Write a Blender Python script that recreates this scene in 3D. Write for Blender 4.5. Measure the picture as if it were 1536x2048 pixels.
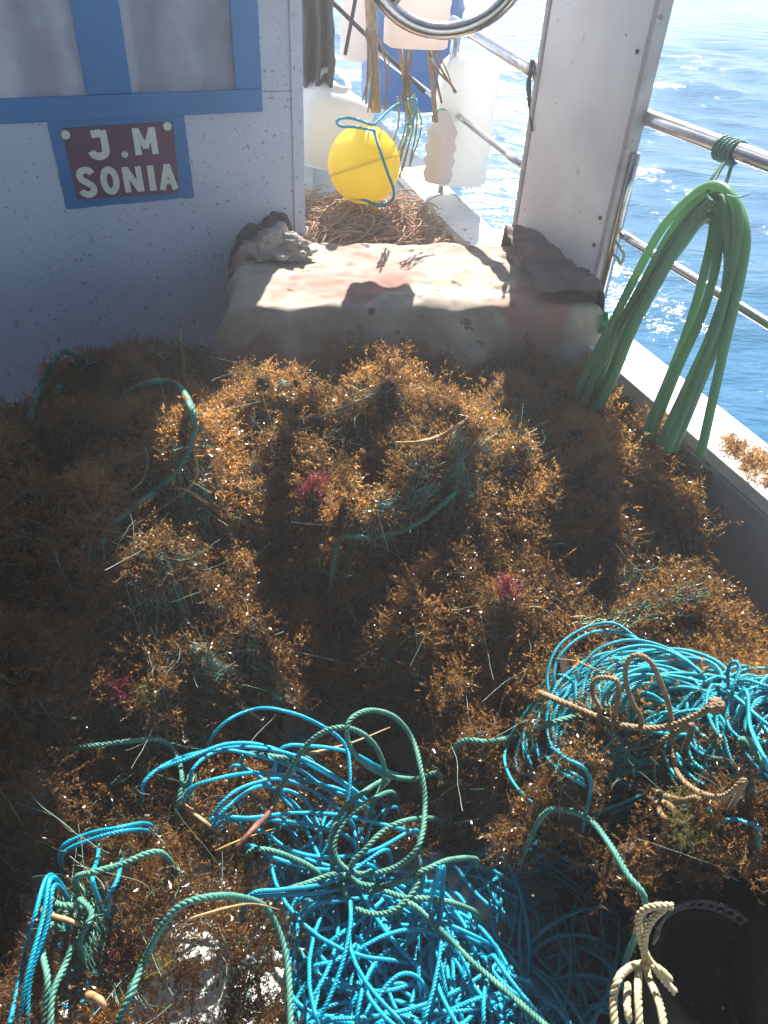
import bpy, math, random
import numpy as np
from mathutils import Matrix, Vector
random.seed(7); rng = np.random.default_rng(7)
for o in list(bpy.data.objects): bpy.data.objects.remove(o)
S = bpy.context.scene; COL = S.collection
# ------------------------------------------------------------------ camera
GLARE_HAZE = .022
PITCH, ROLL, F = 39.5, 3.6, 1547.0
CAM = np.array([0.0, 0.0, 1.5])
Rm = Matrix.Rotation(math.radians(90-PITCH), 3, 'X') @ Matrix.Rotation(math.radians(ROLL), 3, 'Z')
R = np.array(Rm)
cd = bpy.data.cameras.new('camera'); cam = bpy.data.objects.new('camera', cd); COL.objects.link(cam)
cam.matrix_world = Matrix.Translation(CAM.tolist()) @ Rm.to_4x4()
cd.sensor_fit = 'VERTICAL'; cd.sensor_height = 36; cd.lens = F/2048*36
cd.clip_start = 0.02; cd.clip_end = 5000
S.camera = cam
S.render.resolution_x = 768; S.render.resolution_y = 1024
# ------------------------------------------------------------------ light
SUN_AZ, SUN_EL = 5.5, 45.0          # azimuth clockwise from +Y
w = bpy.data.worlds.new("World"); S.world = w; w.use_nodes = True
nt = w.node_tree; nt.nodes.clear()
sky = nt.nodes.new('ShaderNodeTexSky'); sky.sky_type = 'NISHITA'; sky.sun_disc = False
sky.sun_elevation = math.radians(SUN_EL); sky.sun_rotation = math.radians(SUN_AZ)
sky.air_density = 1.0; sky.dust_density = 0.2
bg = nt.nodes.new('ShaderNodeBackground'); bg.inputs[1].default_value = 0.056
wo = nt.nodes.new('ShaderNodeOutputWorld')
nt.links.new(sky.outputs[0], bg.inputs[0]); nt.links.new(bg.outputs[0], wo.inputs[0])
sd = bpy.data.lights.new('sun', 'SUN'); sd.energy = 5.0; sd.angle = math.radians(0.53); sd.color = (1.0, .95, .86)
sun = bpy.data.objects.new('sun', sd); COL.objects.link(sun)
az, el = math.radians(SUN_AZ), math.radians(SUN_EL)
sdir = Vector((math.sin(az)*math.cos(el), math.cos(az)*math.cos(el), math.sin(el)))
sun.rotation_euler = sdir.to_track_quat('Z', 'Y').to_euler(); sun.location = (1, 4, 5)
S.view_settings.view_transform = 'Standard'; S.view_settings.look = 'None'
S.view_settings.exposure = 1.9; S.view_settings.gamma = 1
S.cycles.max_bounces = 8; S.cycles.transparent_max_bounces = 12; S.cycles.volume_bounces = 0

# ------------------------------------------------------------------ pixel <-> world (pixels of the 1536x2048 photo)
def ray(px, py):
    d = R @ np.array([px-768.0, -(py-1024.0), -F]); return d/np.linalg.norm(d)
def atz(px, py, z):
    d = ray(px, py); t = (z-CAM[2])/d[2]; return CAM + d*t
def atplane(px, py, p0, n):
    d = ray(px, py); t = np.dot(np.array(p0)-CAM, n)/np.dot(d, n); return CAM + d*t
def atdist(px, py, y):
    d = ray(px, py); return CAM + d*(y/d[1])
def proj(P):
    q = (np.asarray(P)-CAM) @ R
    return 768 + F*q[..., 0]/-q[..., 2], 1024 - F*q[..., 1]/-q[..., 2]
def inpoly(x, y, poly):
    x = np.asarray(x); y = np.asarray(y); c = np.zeros(x.shape, bool); n = len(poly)
    for i in range(n):
        x1, y1 = poly[i]; x2, y2 = poly[i-1]
        if y1 == y2: continue
        c ^= ((y1 > y) != (y2 > y)) & (x < (x2-x1)*(y-y1)/(y2-y1)+x1)
    return c
def vnoise(x, y, seed=0):
    xi = np.floor(x).astype(int); yi = np.floor(y).astype(int); fx = x-xi; fy = y-yi
    def h(a, b):
        v = np.sin(a*127.1+b*311.7+seed*74.7)*43758.5453; return v-np.floor(v)
    fx = fx*fx*(3-2*fx); fy = fy*fy*(3-2*fy)
    return (h(xi, yi)*(1-fx)+h(xi+1, yi)*fx)*(1-fy)+(h(xi, yi+1)*(1-fx)+h(xi+1, yi+1)*fx)*fy
def fbm(x, y, seed=0, o=4):
    s = 0; a = .5
    for k in range(o): s = s+a*vnoise(x*2**k, y*2**k, seed+k*13); a *= .5
    return s

# ------------------------------------------------------------------ mesh builder
class MB:
    def __init__(s): s.v = []; s.q = []; s.t = []; s.n = 0; s.mq = []; s.mt = []; s.tone = []
    def add(s, v, q=None, t=None, mi=0, tone=.5):
        v = np.asarray(v, float).reshape(-1, 3)
        s.v.append(v); s.tone.append(np.broadcast_to(np.asarray(tone, float), (len(v),)))
        if q is not None and len(q):
            q = np.asarray(q, int); s.q.append(q+s.n); s.mq.append(np.full(len(q), mi))
        if t is not None and len(t):
            t = np.asarray(t, int); s.t.append(t+s.n); s.mt.append(np.full(len(t), mi))
        s.n += len(v); return s
    def box(s, c, d, Rz=0, M=None, mi=0):
        c = np.array(c, float); d = np.array(d, float)/2
        v = np.array([[i, j, k] for i in (-1, 1) for j in (-1, 1) for k in (-1, 1)])*d
        if M is not None: v = v @ np.array(M).T
        elif Rz:
            a = np.array([[math.cos(Rz), -math.sin(Rz), 0], [math.sin(Rz), math.cos(Rz), 0], [0, 0, 1]]); v = v @ a.T
        s.add(v+c, q=[[0, 1, 3, 2], [4, 6, 7, 5], [0, 4, 5, 1], [2, 3, 7, 6], [0, 2, 6, 4], [1, 5, 7, 3]], mi=mi); return s
    def grid(s, P, mi=0, tone=.5, close_u=False):
        P = np.asarray(P); a, b = P.shape[:2]; i = np.arange(a*b).reshape(a, b)
        if close_u: i = np.vstack([i, i[:1]])
        q = np.stack([i[:-1, :-1], i[1:, :-1], i[1:, 1:], i[:-1, 1:]], -1).reshape(-1, 4)
        s.add(P.reshape(-1, 3), q=q, mi=mi, tone=tone); return s
    def build(s, name, mats, parent=None, smooth=True, bevel=0, solid=0):
        V = np.concatenate(s.v); T = np.concatenate(s.t) if s.t else np.zeros((0, 3), int)
        Q = np.concatenate(s.q) if s.q else np.zeros((0, 4), int)
        me = bpy.data.meshes.new(name); me.vertices.add(len(V)); me.vertices.foreach_set('co', V.astype(np.float32).ravel())
        nl = len(Q)*4+len(T)*3; me.loops.add(nl); me.loops.foreach_set('vertex_index', np.concatenate([Q.ravel(), T.ravel()]).astype(np.int32))
        me.polygons.add(len(Q)+len(T))
        st = np.concatenate([np.arange(len(Q))*4, len(Q)*4+np.arange(len(T))*3]).astype(np.int32)
        me.polygons.foreach_set('loop_start', st)
        mi = np.concatenate(s.mq+s.mt).astype(np.int32); me.polygons.foreach_set('material_index', mi)
        me.update(calc_edges=True)
        me.polygons.foreach_set('use_smooth', np.full(len(st), bool(smooth)))
        at = me.attributes.new('tone', 'FLOAT', 'POINT'); at.data.foreach_set('value', np.concatenate(s.tone).astype(np.float32))
        for m in (mats if isinstance(mats, (list, tuple)) else [mats]): me.materials.append(m)
        o = bpy.data.objects.new(name, me); COL.objects.link(o)
        if parent is not None: o.parent = parent; o.matrix_parent_inverse = Matrix.Translation(-parent.location)
        if solid:
            b = o.modifiers.new('solid', 'SOLIDIFY'); b.thickness = solid; b.offset = 0
        if bevel:
            b = o.modifiers.new('bevel', 'BEVEL'); b.width = bevel; b.segments = 3; b.limit_method = 'ANGLE'; b.harden_normals = False
        return o
def tag(o, label=None, cat=None, group=None, kind=None):
    if label: o['label'] = label
    if cat: o['category'] = cat
    if group: o['group'] = group
    if kind: o['kind'] = kind
    return o
def empty(name, loc, label, cat, group=None):
    o = bpy.data.objects.new(name, None); COL.objects.link(o); o.location = [float(c) for c in loc]; o.empty_display_size = .1
    return tag(o, label, cat, group)
def catmull(P, ds):
    P = np.asarray(P, float); P = np.vstack([2*P[0]-P[1], P, 2*P[-1]-P[-2]]); out = []
    for i in range(1, len(P)-2):
        p0, p1, p2, p3 = P[i-1:i+3]; n = max(2, int(np.linalg.norm(p2-p1)/ds)+1)
        t = np.linspace(0, 1, n, endpoint=False)[:, None]
        out.append(.5*((2*p1)+(-p0+p2)*t+(2*p0-5*p1+4*p2-p3)*t**2+(-p0+3*p1-3*p2+p3)*t**3))
    out.append(P[-2][None]); return resamp(np.vstack(out), ds)
def resamp(P, ds):
    L = np.concatenate([[0], np.cumsum(np.linalg.norm(np.diff(P, axis=0), axis=1))])
    n = max(3, int(L[-1]/ds)+1); s = np.linspace(0, L[-1], n)
    return np.stack([np.interp(s, L, P[:, k]) for k in range(3)], -1)
def frames(P):
    T = np.gradient(P, axis=0); T /= np.linalg.norm(T, axis=1)[:, None]+1e-12
    N = np.zeros_like(P); a = np.array([0, 0, 1.0]) if abs(T[0, 2]) < .9 else np.array([1.0, 0, 0])
    n = np.cross(T[0], a); N[0] = n/np.linalg.norm(n)
    for i in range(1, len(P)):
        n = N[i-1]-T[i]*np.dot(N[i-1], T[i]); N[i] = n/(np.linalg.norm(n)+1e-12)
    return T, N, np.cross(T, N)
def tube(mb, P, r, k=8, mi=0, cap=True, tone=.5):
    P = np.asarray(P, float); T, N, B = frames(P); r = np.broadcast_to(np.asarray(r, float), (len(P),))
    a = np.arange(k)*2*math.pi/k
    V = P[:, None]+r[:, None, None]*(N[:, None]*np.cos(a)[None, :, None]+B[:, None]*np.sin(a)[None, :, None])
    i = np.arange(len(P)*k).reshape(len(P), k); j = np.roll(i, -1, 1)
    q = np.stack([i[:-1], j[:-1], j[1:], i[1:]], -1).reshape(-1, 4)
    v = V.reshape(-1, 3)
    if cap:
        n = len(v); v = np.vstack([v, P[:1], P[-1:]])
        t = [[n, i[0, (c+1) % k], i[0, c]] for c in range(k)]+[[n+1, i[-1, c], i[-1, (c+1) % k]] for c in range(k)]
        mb.add(v, q=q, t=t, mi=mi, tone=tone)
    else: mb.add(v, q=q, mi=mi, tone=tone)
def rope(mb, P, r, mi=0, k=5, tone=None, pitch=4.6):
    """three laid strands of real geometry"""
    P = resamp(np.asarray(P, float), r*pitch/7); T, N, B = frames(P)
    s = np.arange(len(P))*r*pitch/7; ph0 = rng.uniform(0, 6.28)
    if tone is None: tone = rng.uniform(0, 1)
    for j in range(3):
        ph = s/(r*pitch)*2*math.pi+j*2*math.pi/3+ph0
        tube(mb, P+r*.5*(N*np.cos(ph)[:, None]+B*np.sin(ph)[:, None]), r*.56, k, mi, True, tone)

# ------------------------------------------------------------------ materials
def mat(name, col=(.5, .5, .5), rough=.5, metal=0, spec=.5, var=None, vs=8, bump=0, bs=60, tr=0, trc=None, spots=None, coat=0, tone=None, detail=6):
    m = bpy.data.materials.new(name); m.use_nodes = True; n = m.node_tree; L = n.links; b = n.nodes['Principled BSDF']
    b.inputs['Roughness'].default_value = rough; b.inputs['Metallic'].default_value = metal
    b.inputs['Specular IOR Level'].default_value = spec; b.inputs['Coat Weight'].default_value = coat
    tc = n.nodes.new('ShaderNodeTexCoord'); cur = None
    def noise(scale, det=detail):
        x = n.nodes.new('ShaderNodeTexNoise'); x.inputs['Scale'].default_value = scale; x.inputs['Detail'].default_value = det
        L.new(tc.outputs['Object'], x.inputs['Vector']); return x
    def mix(fac, a, bcol):
        x = n.nodes.new('ShaderNodeMix'); x.data_type = 'RGBA'
        L.new(fac, x.inputs[0])
        if isinstance(a, tuple): x.inputs[6].default_value = (*a, 1)
        else: L.new(a, x.inputs[6])
        if isinstance(bcol, tuple): x.inputs[7].default_value = (*bcol, 1)
        else: L.new(bcol, x.inputs[7])
        return x.outputs[2]
    def ramp(src, lo, hi):
        x = n.nodes.new('ShaderNodeMapRange'); x.inputs[1].default_value = lo; x.inputs[2].default_value = hi
        L.new(src, x.inputs[0]); return x.outputs[0]
    cur = col
    if tone:
        a = n.nodes.new('ShaderNodeAttribute'); a.attribute_name = 'tone'; cur = mix(a.outputs['Fac'], cur, tone)
    if var: cur = mix(ramp(noise(vs).outputs[0], .35, .65), cur, var)
    for sp in (spots or []):                      # (scale, lo, hi, colour)
        cur = mix(ramp(noise(sp[0], 4).outputs[0], sp[1], sp[2]), cur, sp[3])
    if isinstance(cur, tuple): b.inputs['Base Color'].default_value = (*cur, 1)
    else: L.new(cur, b.inputs['Base Color'])
    if bump:
        bn = n.nodes.new('ShaderNodeBump'); bn.inputs['Strength'].default_value = 1; bn.inputs['Distance'].default_value = bump
        L.new(noise(bs).outputs[0], bn.inputs['Height']); L.new(bn.outputs[0], b.inputs['Normal'])
    if tr:
        t = n.nodes.new('ShaderNodeBsdfTranslucent'); ms = n.nodes.new('ShaderNodeMixShader'); ms.inputs[0].default_value = tr
        if trc: t.inputs[0].default_value = (*trc, 1)
        if trc and tone:
            a2 = n.nodes.new('ShaderNodeAttribute'); a2.attribute_name = 'tone'
            L.new(mix(a2.outputs['Fac'], trc, tuple(c*.45 for c in trc)), t.inputs[0])
        elif not trc and not isinstance(cur, tuple): L.new(cur, t.inputs[0])
        elif not trc: t.inputs[0].default_value = (*cur, 1)
        L.new(b.outputs[0], ms.inputs[1]); L.new(t.outputs[0], ms.inputs[2]); L.new(ms.outputs[0], n.nodes['Material Output'].inputs[0])
    return m
M = {}
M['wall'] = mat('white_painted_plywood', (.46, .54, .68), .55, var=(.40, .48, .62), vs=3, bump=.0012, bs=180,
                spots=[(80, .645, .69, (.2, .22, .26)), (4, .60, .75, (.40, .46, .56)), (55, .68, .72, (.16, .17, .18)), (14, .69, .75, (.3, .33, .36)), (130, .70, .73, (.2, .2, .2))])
M['blue'] = mat('blue_gloss_paint', (.0, .125, .36), .35, var=(.0, .145, .41), vs=5, bump=.0012, bs=140)
M['maroon'] = mat('maroon_board', (.10, .024, .085), .5, var=(.08, .02, .07), vs=20, bump=.0006, bs=90)
M['letter'] = mat('cream_letter_paint', (.62, .66, .6), .5, var=(.5, .56, .52), vs=50, bump=.0005, bs=100)
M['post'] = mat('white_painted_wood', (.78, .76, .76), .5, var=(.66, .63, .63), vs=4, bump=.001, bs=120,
                spots=[(60, .70, .74, (.25, .16, .1)), (9, .68, .78, (.5, .42, .36))])
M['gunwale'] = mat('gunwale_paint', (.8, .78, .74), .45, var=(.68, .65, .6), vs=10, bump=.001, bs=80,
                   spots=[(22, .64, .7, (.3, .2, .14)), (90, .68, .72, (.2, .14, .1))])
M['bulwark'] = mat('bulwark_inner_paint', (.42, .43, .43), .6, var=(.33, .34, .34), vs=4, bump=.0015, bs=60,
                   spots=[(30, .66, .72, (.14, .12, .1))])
M['deck'] = mat('white_deck_paint', (.72, .73, .72), .5, var=(.55, .56, .55), vs=9, bump=.0012, bs=120,
                spots=[(30, .62, .7, (.25, .2, .15))])
M['steel'] = mat('stainless_tube', (.62, .6, .6), .22, 1, var=(.5, .46, .44), vs=30, bump=.0002, bs=200)
M['strip'] = mat('dull_metal_strip', (.45, .43, .43), .6, 0, var=(.34, .31, .30), vs=14, bump=.0008, bs=90, spots=[(30, .62, .7, (.22, .15, .11))])
M['rust'] = mat('rusty_bolt', (.12, .07, .05), .8, var=(.2, .1, .05), vs=60)
M['glass'] = None
M['curtain'] = mat('curtain_cloth', (.8, .77, .78), .9, var=(.62, .6, .63), vs=6, tr=.45, bump=.001, bs=80)
M['dark'] = mat('dark_interior', (.02, .02, .022), .8)
M['cloth'] = mat('blanket_cloth', (.40, .35, .29), .95, var=(.27, .23, .19), vs=11, bump=.0015, bs=420,
                 spots=[(3.2, .53, .57, (.34, .20, .17)), (16, .64, .7, (.12, .08, .06))], spec=.15)
M['cloth2'] = mat('brown_rag_cloth', (.2, .15, .14), .95, var=(.12, .09, .09), vs=9, bump=.003, bs=70, spec=.15)
M['cloth3'] = mat('grey_rag_cloth', (.42, .38, .33), .95, var=(.25, .22, .2), vs=14, bump=.003, bs=90, spec=.15)
M['beige'] = mat('beige_rag_cloth', (.5, .42, .32), .95, var=(.4, .27, .2), vs=12, bump=.002, bs=90, tr=.35)
M['carton'] = mat('grey_plastic_box', (.3, .29, .27), .6, var=(.2, .19, .18), vs=5)
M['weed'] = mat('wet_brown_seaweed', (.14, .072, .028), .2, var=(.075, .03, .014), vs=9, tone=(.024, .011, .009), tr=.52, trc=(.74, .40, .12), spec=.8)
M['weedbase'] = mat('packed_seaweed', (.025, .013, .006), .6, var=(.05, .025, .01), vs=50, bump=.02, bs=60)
M['redweed'] = mat('red_seaweed', (.17, .025, .045), .35, tone=(.09, .02, .03), tr=.5, trc=(.45, .07, .11))
M['moss'] = mat('yellow_green_weed', (.2, .17, .05), .5, tone=(.13, .11, .04), tr=.4, trc=(.42, .36, .08))
M['rblue'] = mat('blue_rope_fibre', (.002, .50, .70), .26, tone=(.002, .40, .64), bump=.0006, bs=900, spec=.8, tr=.38, trc=(.0, .80, 1.0))
M['rcyan'] = mat('turquoise_rope_fibre', (.006, .46, .58), .28, tone=(.006, .36, .50), bump=.0006, bs=900, spec=.7, tr=.3, trc=(.0, .5, .6))
M['rgreen'] = mat('green_rope_fibre', (.055, .22, .18), .5, tone=(.10, .26, .20), bump=.0008, bs=700, spec=.4, var=(.04, .16, .13), vs=30)
M['rtan'] = mat('tan_rope_fibre', (.32, .22, .12), .8, tone=(.26, .18, .1), bump=.0010, bs=600, var=(.2, .13, .07), vs=40)
M['rcream'] = mat('cream_rope_fibre', (.55, .45, .26), .7, tone=(.48, .4, .24), bump=.0008, bs=600, var=(.38, .32, .18), vs=40)
M['stem'] = mat('dry_stem', (.38, .25, .12), .6, var=(.25, .15, .07), vs=60, bump=.001, bs=200)
M['straw'] = mat('yellow_straw', (.5, .33, .08), .5, tr=.3)
M['filament'] = mat('net_filament', (.06, .24, .17), .3, tone=(.35, .42, .34), tr=.2, spec=.7)
M['hose'] = mat('green_hose', (.15, .31, .17), .4, var=(.12, .25, .14), vs=14, bump=.0004, bs=60, tr=.35, trc=(.38, .70, .36), spec=.5,
                spots=[(26, .68, .74, (.2, .1, .05))])
M['yellow'] = mat('yellow_buoy_plastic', (.80, .60, .02), .3, var=(.76, .54, .02), vs=6, tr=.45, trc=(1, .85, .08), bump=.0006, bs=40)
M['jug'] = mat('milky_plastic', (.72, .73, .72), .35, var=(.62, .64, .63), vs=6, tr=.5, trc=(.9, .88, .85), bump=.0008, bs=30)
M['peach'] = mat('peach_plastic', (.74, .66, .62), .4, var=(.68, .58, .54), vs=8, tr=.5, trc=(.95, .86, .8))
M['bluep'] = mat('blue_barrel_plastic', (.015, .14, .42), .35, var=(.02, .18, .5), vs=6, tr=.15)
M['black'] = mat('black_rubber', (.010, .009, .008), .6, spec=.3, var=(.03, .025, .02), vs=10, bump=.002, bs=40, spots=[(40, .66, .7, (.08, .06, .05))])
M['darkc'] = mat('dark_cloth', (.035, .032, .035), .9, var=(.06, .055, .055), vs=10, bump=.002, bs=60)
M['greyp'] = mat('grey_plastic', (.42, .40, .41), .45, var=(.16, .15, .15), vs=20)
M['netb'] = mat('brown_net_twine', (.42, .24, .16), .8, tone=(.55, .40, .28), tr=.2)
M['greencap'] = mat('green_cap_plastic', (.03, .4, .12), .4, tr=.2)
M['crate'] = mat('wet_dark_crate', (.02, .018, .016), .9, spec=.1, var=(.035, .03, .025), vs=12, bump=.002, bs=50)
def glass_mat():
    m = bpy.data.materials.new('dirty_window_glass'); m.use_nodes = True; n = m.node_tree; L = n.links
    b = n.nodes['Principled BSDF']; b.inputs['Base Color'].default_value = (.3, .32, .34, 1); b.inputs['Roughness'].default_value = .12
    t = n.nodes.new('ShaderNodeBsdfTransparent'); t.inputs[0].default_value = (.82, .84, .86, 1)
    no = n.nodes.new('ShaderNodeTexNoise'); no.inputs['Scale'].default_value = 5; no.inputs['Detail'].default_value = 8
    tc = n.nodes.new('ShaderNodeTexCoord'); L.new(tc.outputs['Object'], no.inputs[0])
    mr = n.nodes.new('ShaderNodeMapRange'); mr.inputs[1].default_value = .3; mr.inputs[2].default_value = .8; mr.inputs[3].default_value = .04; mr.inputs[4].default_value = .22
    L.new(no.outputs[0], mr.inputs[0]); ms = n.nodes.new('ShaderNodeMixShader'); L.new(mr.outputs[0], ms.inputs[0])
    L.new(t.outputs[0], ms.inputs[1]); L.new(b.outputs[0], ms.inputs[2]); L.new(ms.outputs[0], n.nodes['Material Output'].inputs[0]); return m
M['glass'] = glass_mat()

# ------------------------------------------------------------------ sea
def sea():
    m = bpy.data.materials.new('sea_water'); m.use_nodes = True; n = m.node_tree; L = n.links; b = n.nodes['Principled BSDF']
    b.inputs['Base Color'].default_value = (.012, .085, .17, 1); b.inputs['Roughness'].default_value = .13; b.inputs['IOR'].default_value = 1.33
    tc = n.nodes.new('ShaderNodeTexCoord'); mp = n.nodes.new('ShaderNodeMapping'); mp.inputs['Rotation'].default_value = (0, 0, .5); mp.inputs['Scale'].default_value = (.7, 1.9, 1)
    L.new(tc.outputs['Object'], mp.inputs[0])
    hs = None
    for sc, am in ((2.2, .06), (7, .018), (22, .009)):
        no = n.nodes.new('ShaderNodeTexNoise'); no.inputs['Scale'].default_value = sc; no.inputs['Detail'].default_value = 4; L.new(mp.outputs[0], no.inputs[0])
        mu = n.nodes.new('ShaderNodeMath'); mu.operation = 'MULTIPLY'; mu.inputs[1].default_value = am; L.new(no.outputs[0], mu.inputs[0])
        if hs is None: hs = mu.outputs[0]
        else:
            ad = n.nodes.new('ShaderNodeMath'); L.new(hs, ad.inputs[0]); L.new(mu.outputs[0], ad.inputs[1]); hs = ad.outputs[0]
    bn = n.nodes.new('ShaderNodeBump'); bn.inputs['Distance'].default_value = 1.0; bn.inputs['Strength'].default_value = .8
    L.new(hs, bn.inputs['Height']); L.new(bn.outputs[0], b.inputs['Normal'])
    # foam: churned streaks close to the hull (vertex attribute marks where the hull throws it)
    at = n.nodes.new('ShaderNodeAttribute'); at.attribute_name = 'tone'
    no = n.nodes.new('ShaderNodeTexNoise'); no.inputs['Scale'].default_value = 9; no.inputs['Detail'].default_value = 9; no.inputs['Roughness'].default_value = .7; no.inputs['Distortion'].default_value = 1.2
    L.new(tc.outputs['Object'], no.inputs[0])
    ad = n.nodes.new('ShaderNodeMath'); ad.operation = 'ADD'; L.new(at.outputs['Fac'], ad.inputs[0]); L.new(no.outputs[0], ad.inputs[1])
    mr = n.nodes.new('ShaderNodeMapRange'); mr.inputs[1].default_value = .98; mr.inputs[2].default_value = 1.08; L.new(ad.outputs[0], mr.inputs[0])
    fo = n.nodes.new('ShaderNodeBsdfDiffuse'); fo.inputs[0].default_value = (.8, .83, .85, 1)
    ms = n.nodes.new('ShaderNodeMixShader'); L.new(mr.outputs[0], ms.inputs[0]); L.new(b.outputs[0], ms.inputs[1]); L.new(fo.outputs[0], ms.inputs[2])
    L.new(ms.outputs[0], n.nodes['Material Output'].inputs[0])
    # polar-ish grid: fine near, reaching the horizon
    rr = np.concatenate([np.linspace(.3, 14, 330), 14*np.geomspace(1.03, 220, 60)]); aa = np.radians(np.linspace(-50, 75, 420))
    A, Rr = np.meshgrid(aa, rr, indexing='ij'); X = Rr*np.sin(A); Y = Rr*np.cos(A)
    Z = np.full_like(X, ZSEA)
    fade = np.clip(1-(Rr-12)/30, 0, 1)
    rg = np.random.default_rng(3)
    for k in range(26):
        lam = rg.uniform(.25, 2.6); th = math.radians(rg.normal(20, 28)); a = .0065*lam*rg.uniform(.5, 1.2)
        ph = (X*math.sin(th)+Y*math.cos(th))*2*math.pi/lam+rg.uniform(0, 6.28)+1.2*vnoise(X*.8, Y*.8, k)
        Z += fade*a*(1-np.abs(np.sin(ph/2)))*1.6
    # foam strength by distance from hull line
    d = (X-G0[0])*GN[0]+(Y-G0[1])*GN[1]; al = (X-G0[0])*GD[0]+(Y-G0[1])*GD[1]
    foam = np.clip(.56-np.abs(d-.05)*.8, 0, .52)*np.clip((al-1.1)/.5, 0, 1)
    Z += np.where(foam > .15, (fbm(X*8, Y*8, 5)-.5)*.12*foam/.5, 0)
    mb = MB(); P = np.stack([X, Y, Z], -1); i = np.arange(X.size).reshape(X.shape)
    q = np.stack([i[:-1, :-1], i[:-1, 1:], i[1:, 1:], i[1:, :-1]], -1).reshape(-1, 4)
    mb.add(P.reshape(-1, 3), q=q[:, ::-1], tone=foam.ravel())
    # rest of the sea all round, a little lower so it never fights the fine sheet
    o = mb.build('sea', m); tag(o, kind='structure')
    mb = MB(); mb.grid(np.array([[[x, y, ZSEA-.25] for y in (-3000, 3000)] for x in (-3000, 3000)]))
    o = mb.build('sea_far', m); o.data.flip_normals(); tag(o, kind='structure')

# gunwale line
ZG = .45; ZSEA = -.35
ga = atz(1507, 873, ZG); gb = atz(1247, 668, ZG)
GD = (gb-ga)[:2]; GD /= np.linalg.norm(GD); GN = np.array([GD[1], -GD[0]])      # GN points outboard (to the right)
G0 = gb[:2].copy()
def gl(s, off=0, z=ZG): return np.array([G0[0]+GD[0]*s+GN[0]*off, G0[1]+GD[1]*s+GN[1]*off, z])
def glp(px, py, off=0): return atplane(px, py, gl(0, off), np.array([GN[0], GN[1], 0]))
sea()

# ------------------------------------------------------------------ hull side: bulwark
def sheer(s): return ZG+.035*max(0, s-.9)**1.3*2.2
def swing(s): return -.06*max(0, s-1.6)**2
GW = .15
bw = empty('bulwark', gl(0, -.1, 0), 'white painted bulwark with its flat sunlit gunwale along the right side of the deck', 'bulwark')
ss = np.linspace(-3.2, 4.6, 60)
def sweep(prof, close=True):
    P = np.array([[gl(s, o+swing(s), z+sheer(s)-ZG) if z > .2 else gl(s, o+swing(s), z) for (o, z) in prof] for s in ss]); return P
def ring(name, prof, m, par, bevel=0):
    mb = MB(); P = sweep(prof); n = len(prof); P2 = np.concatenate([P, P[:, :1]], 1); mb.grid(P2[:, ::-1])
    i0 = np.arange(n); c0 = P[0]; c1 = P[-1]
    if n == 4: mb.add(c0, q=[[0, 1, 2, 3]]); mb.add(c1, q=[[3, 2, 1, 0]])
    return mb.build(name, m, par, smooth=False, bevel=bevel)
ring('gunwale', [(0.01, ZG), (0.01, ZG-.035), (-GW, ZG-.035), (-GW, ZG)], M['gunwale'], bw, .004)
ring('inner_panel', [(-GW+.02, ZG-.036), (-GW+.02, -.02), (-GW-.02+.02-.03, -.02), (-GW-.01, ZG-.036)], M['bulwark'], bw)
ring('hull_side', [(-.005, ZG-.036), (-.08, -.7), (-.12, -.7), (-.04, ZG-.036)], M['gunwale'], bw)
# deck
mb = MB(); mb.grid(np.array([[[*gl(s, o)[:2], 0] for o in (-.16, -3.2)] for s in np.linspace(-3.2, 4.6, 12)]))
o = mb.build('deck', M['deck']); tag(o, kind='structure')
mb = MB(); mb.grid(np.array([[[*gl(s, o)[:2], -.7] for o in (-.1, -3.2)] for s in (-3.2, 4.6)]))
o = mb.build('deck_underside', M['dark']); tag(o, kind='structure')

# ------------------------------------------------------------------ wheelhouse
CW = atdist(608, 480, 2.7); WU = -np.array([math.sin(math.radians(64)), math.cos(math.radians(64))])  # wall runs to the left
WN = np.array([-WU[1], WU[0]]);
if WN[1] > 0: WN = -WN
def wl(t, z, off=0): return np.array([CW[0]+WU[0]*t+WN[0]*off, CW[1]+WU[1]*t+WN[1]*off, z])
def wpx(px, py, off=0):
    P = atplane(px, py, wl(0, 0, off), np.array([WN[0], WN[1], 0])); return (P[:2]-CW[:2]) @ WU, P[2]
def slab(mb, t0, t1, z0, z1, o0, o1):
    v = [wl(t, z, o) for t in (t0, t1) for z in (z0, z1) for o in (o0, o1)]
    mb.add(v, q=[[0, 1, 3, 2], [4, 6, 7, 5], [0, 4, 5, 1], [2, 3, 7, 6], [0, 2, 6, 4], [1, 5, 7, 3]])
wh = empty('wheelhouse', wl(.8, 0), 'white painted wheelhouse with a blue framed window, on the left behind the seaweed', 'wheelhouse')
TR, zfb = wpx(524, 222); tr2, zp = wpx(470, 178); tm1, _ = wpx(263, 185); tm2, _ = wpx(172, 190)
TL = tm2+(tm1-tr2); ZT = zp+.62
mb = MB()
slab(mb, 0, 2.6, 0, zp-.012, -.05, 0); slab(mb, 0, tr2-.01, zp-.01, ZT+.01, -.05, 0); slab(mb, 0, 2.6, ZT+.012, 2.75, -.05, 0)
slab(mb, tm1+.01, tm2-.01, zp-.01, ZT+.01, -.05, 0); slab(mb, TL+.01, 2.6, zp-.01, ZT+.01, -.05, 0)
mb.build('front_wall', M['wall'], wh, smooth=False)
mb = MB()
sd2 = -WN
def bx8(mb, pts, z0, z1):
    v = [np.array([p[0], p[1], z]) for p in pts for z in (z0, z1)]
    mb.add(v, q=[[0, 2, 3, 1], [2, 4, 5, 3], [4, 6, 7, 5], [6, 0, 1, 7], [1, 3, 5, 7], [0, 6, 4, 2]])
e = lambda t, o: wl(t, 0, o)[:2]
bx8(mb, [e(0, -.053), e(0, -1.7), e(.04, -1.7), e(.04, -.053)], 0, 2.75)
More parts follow.
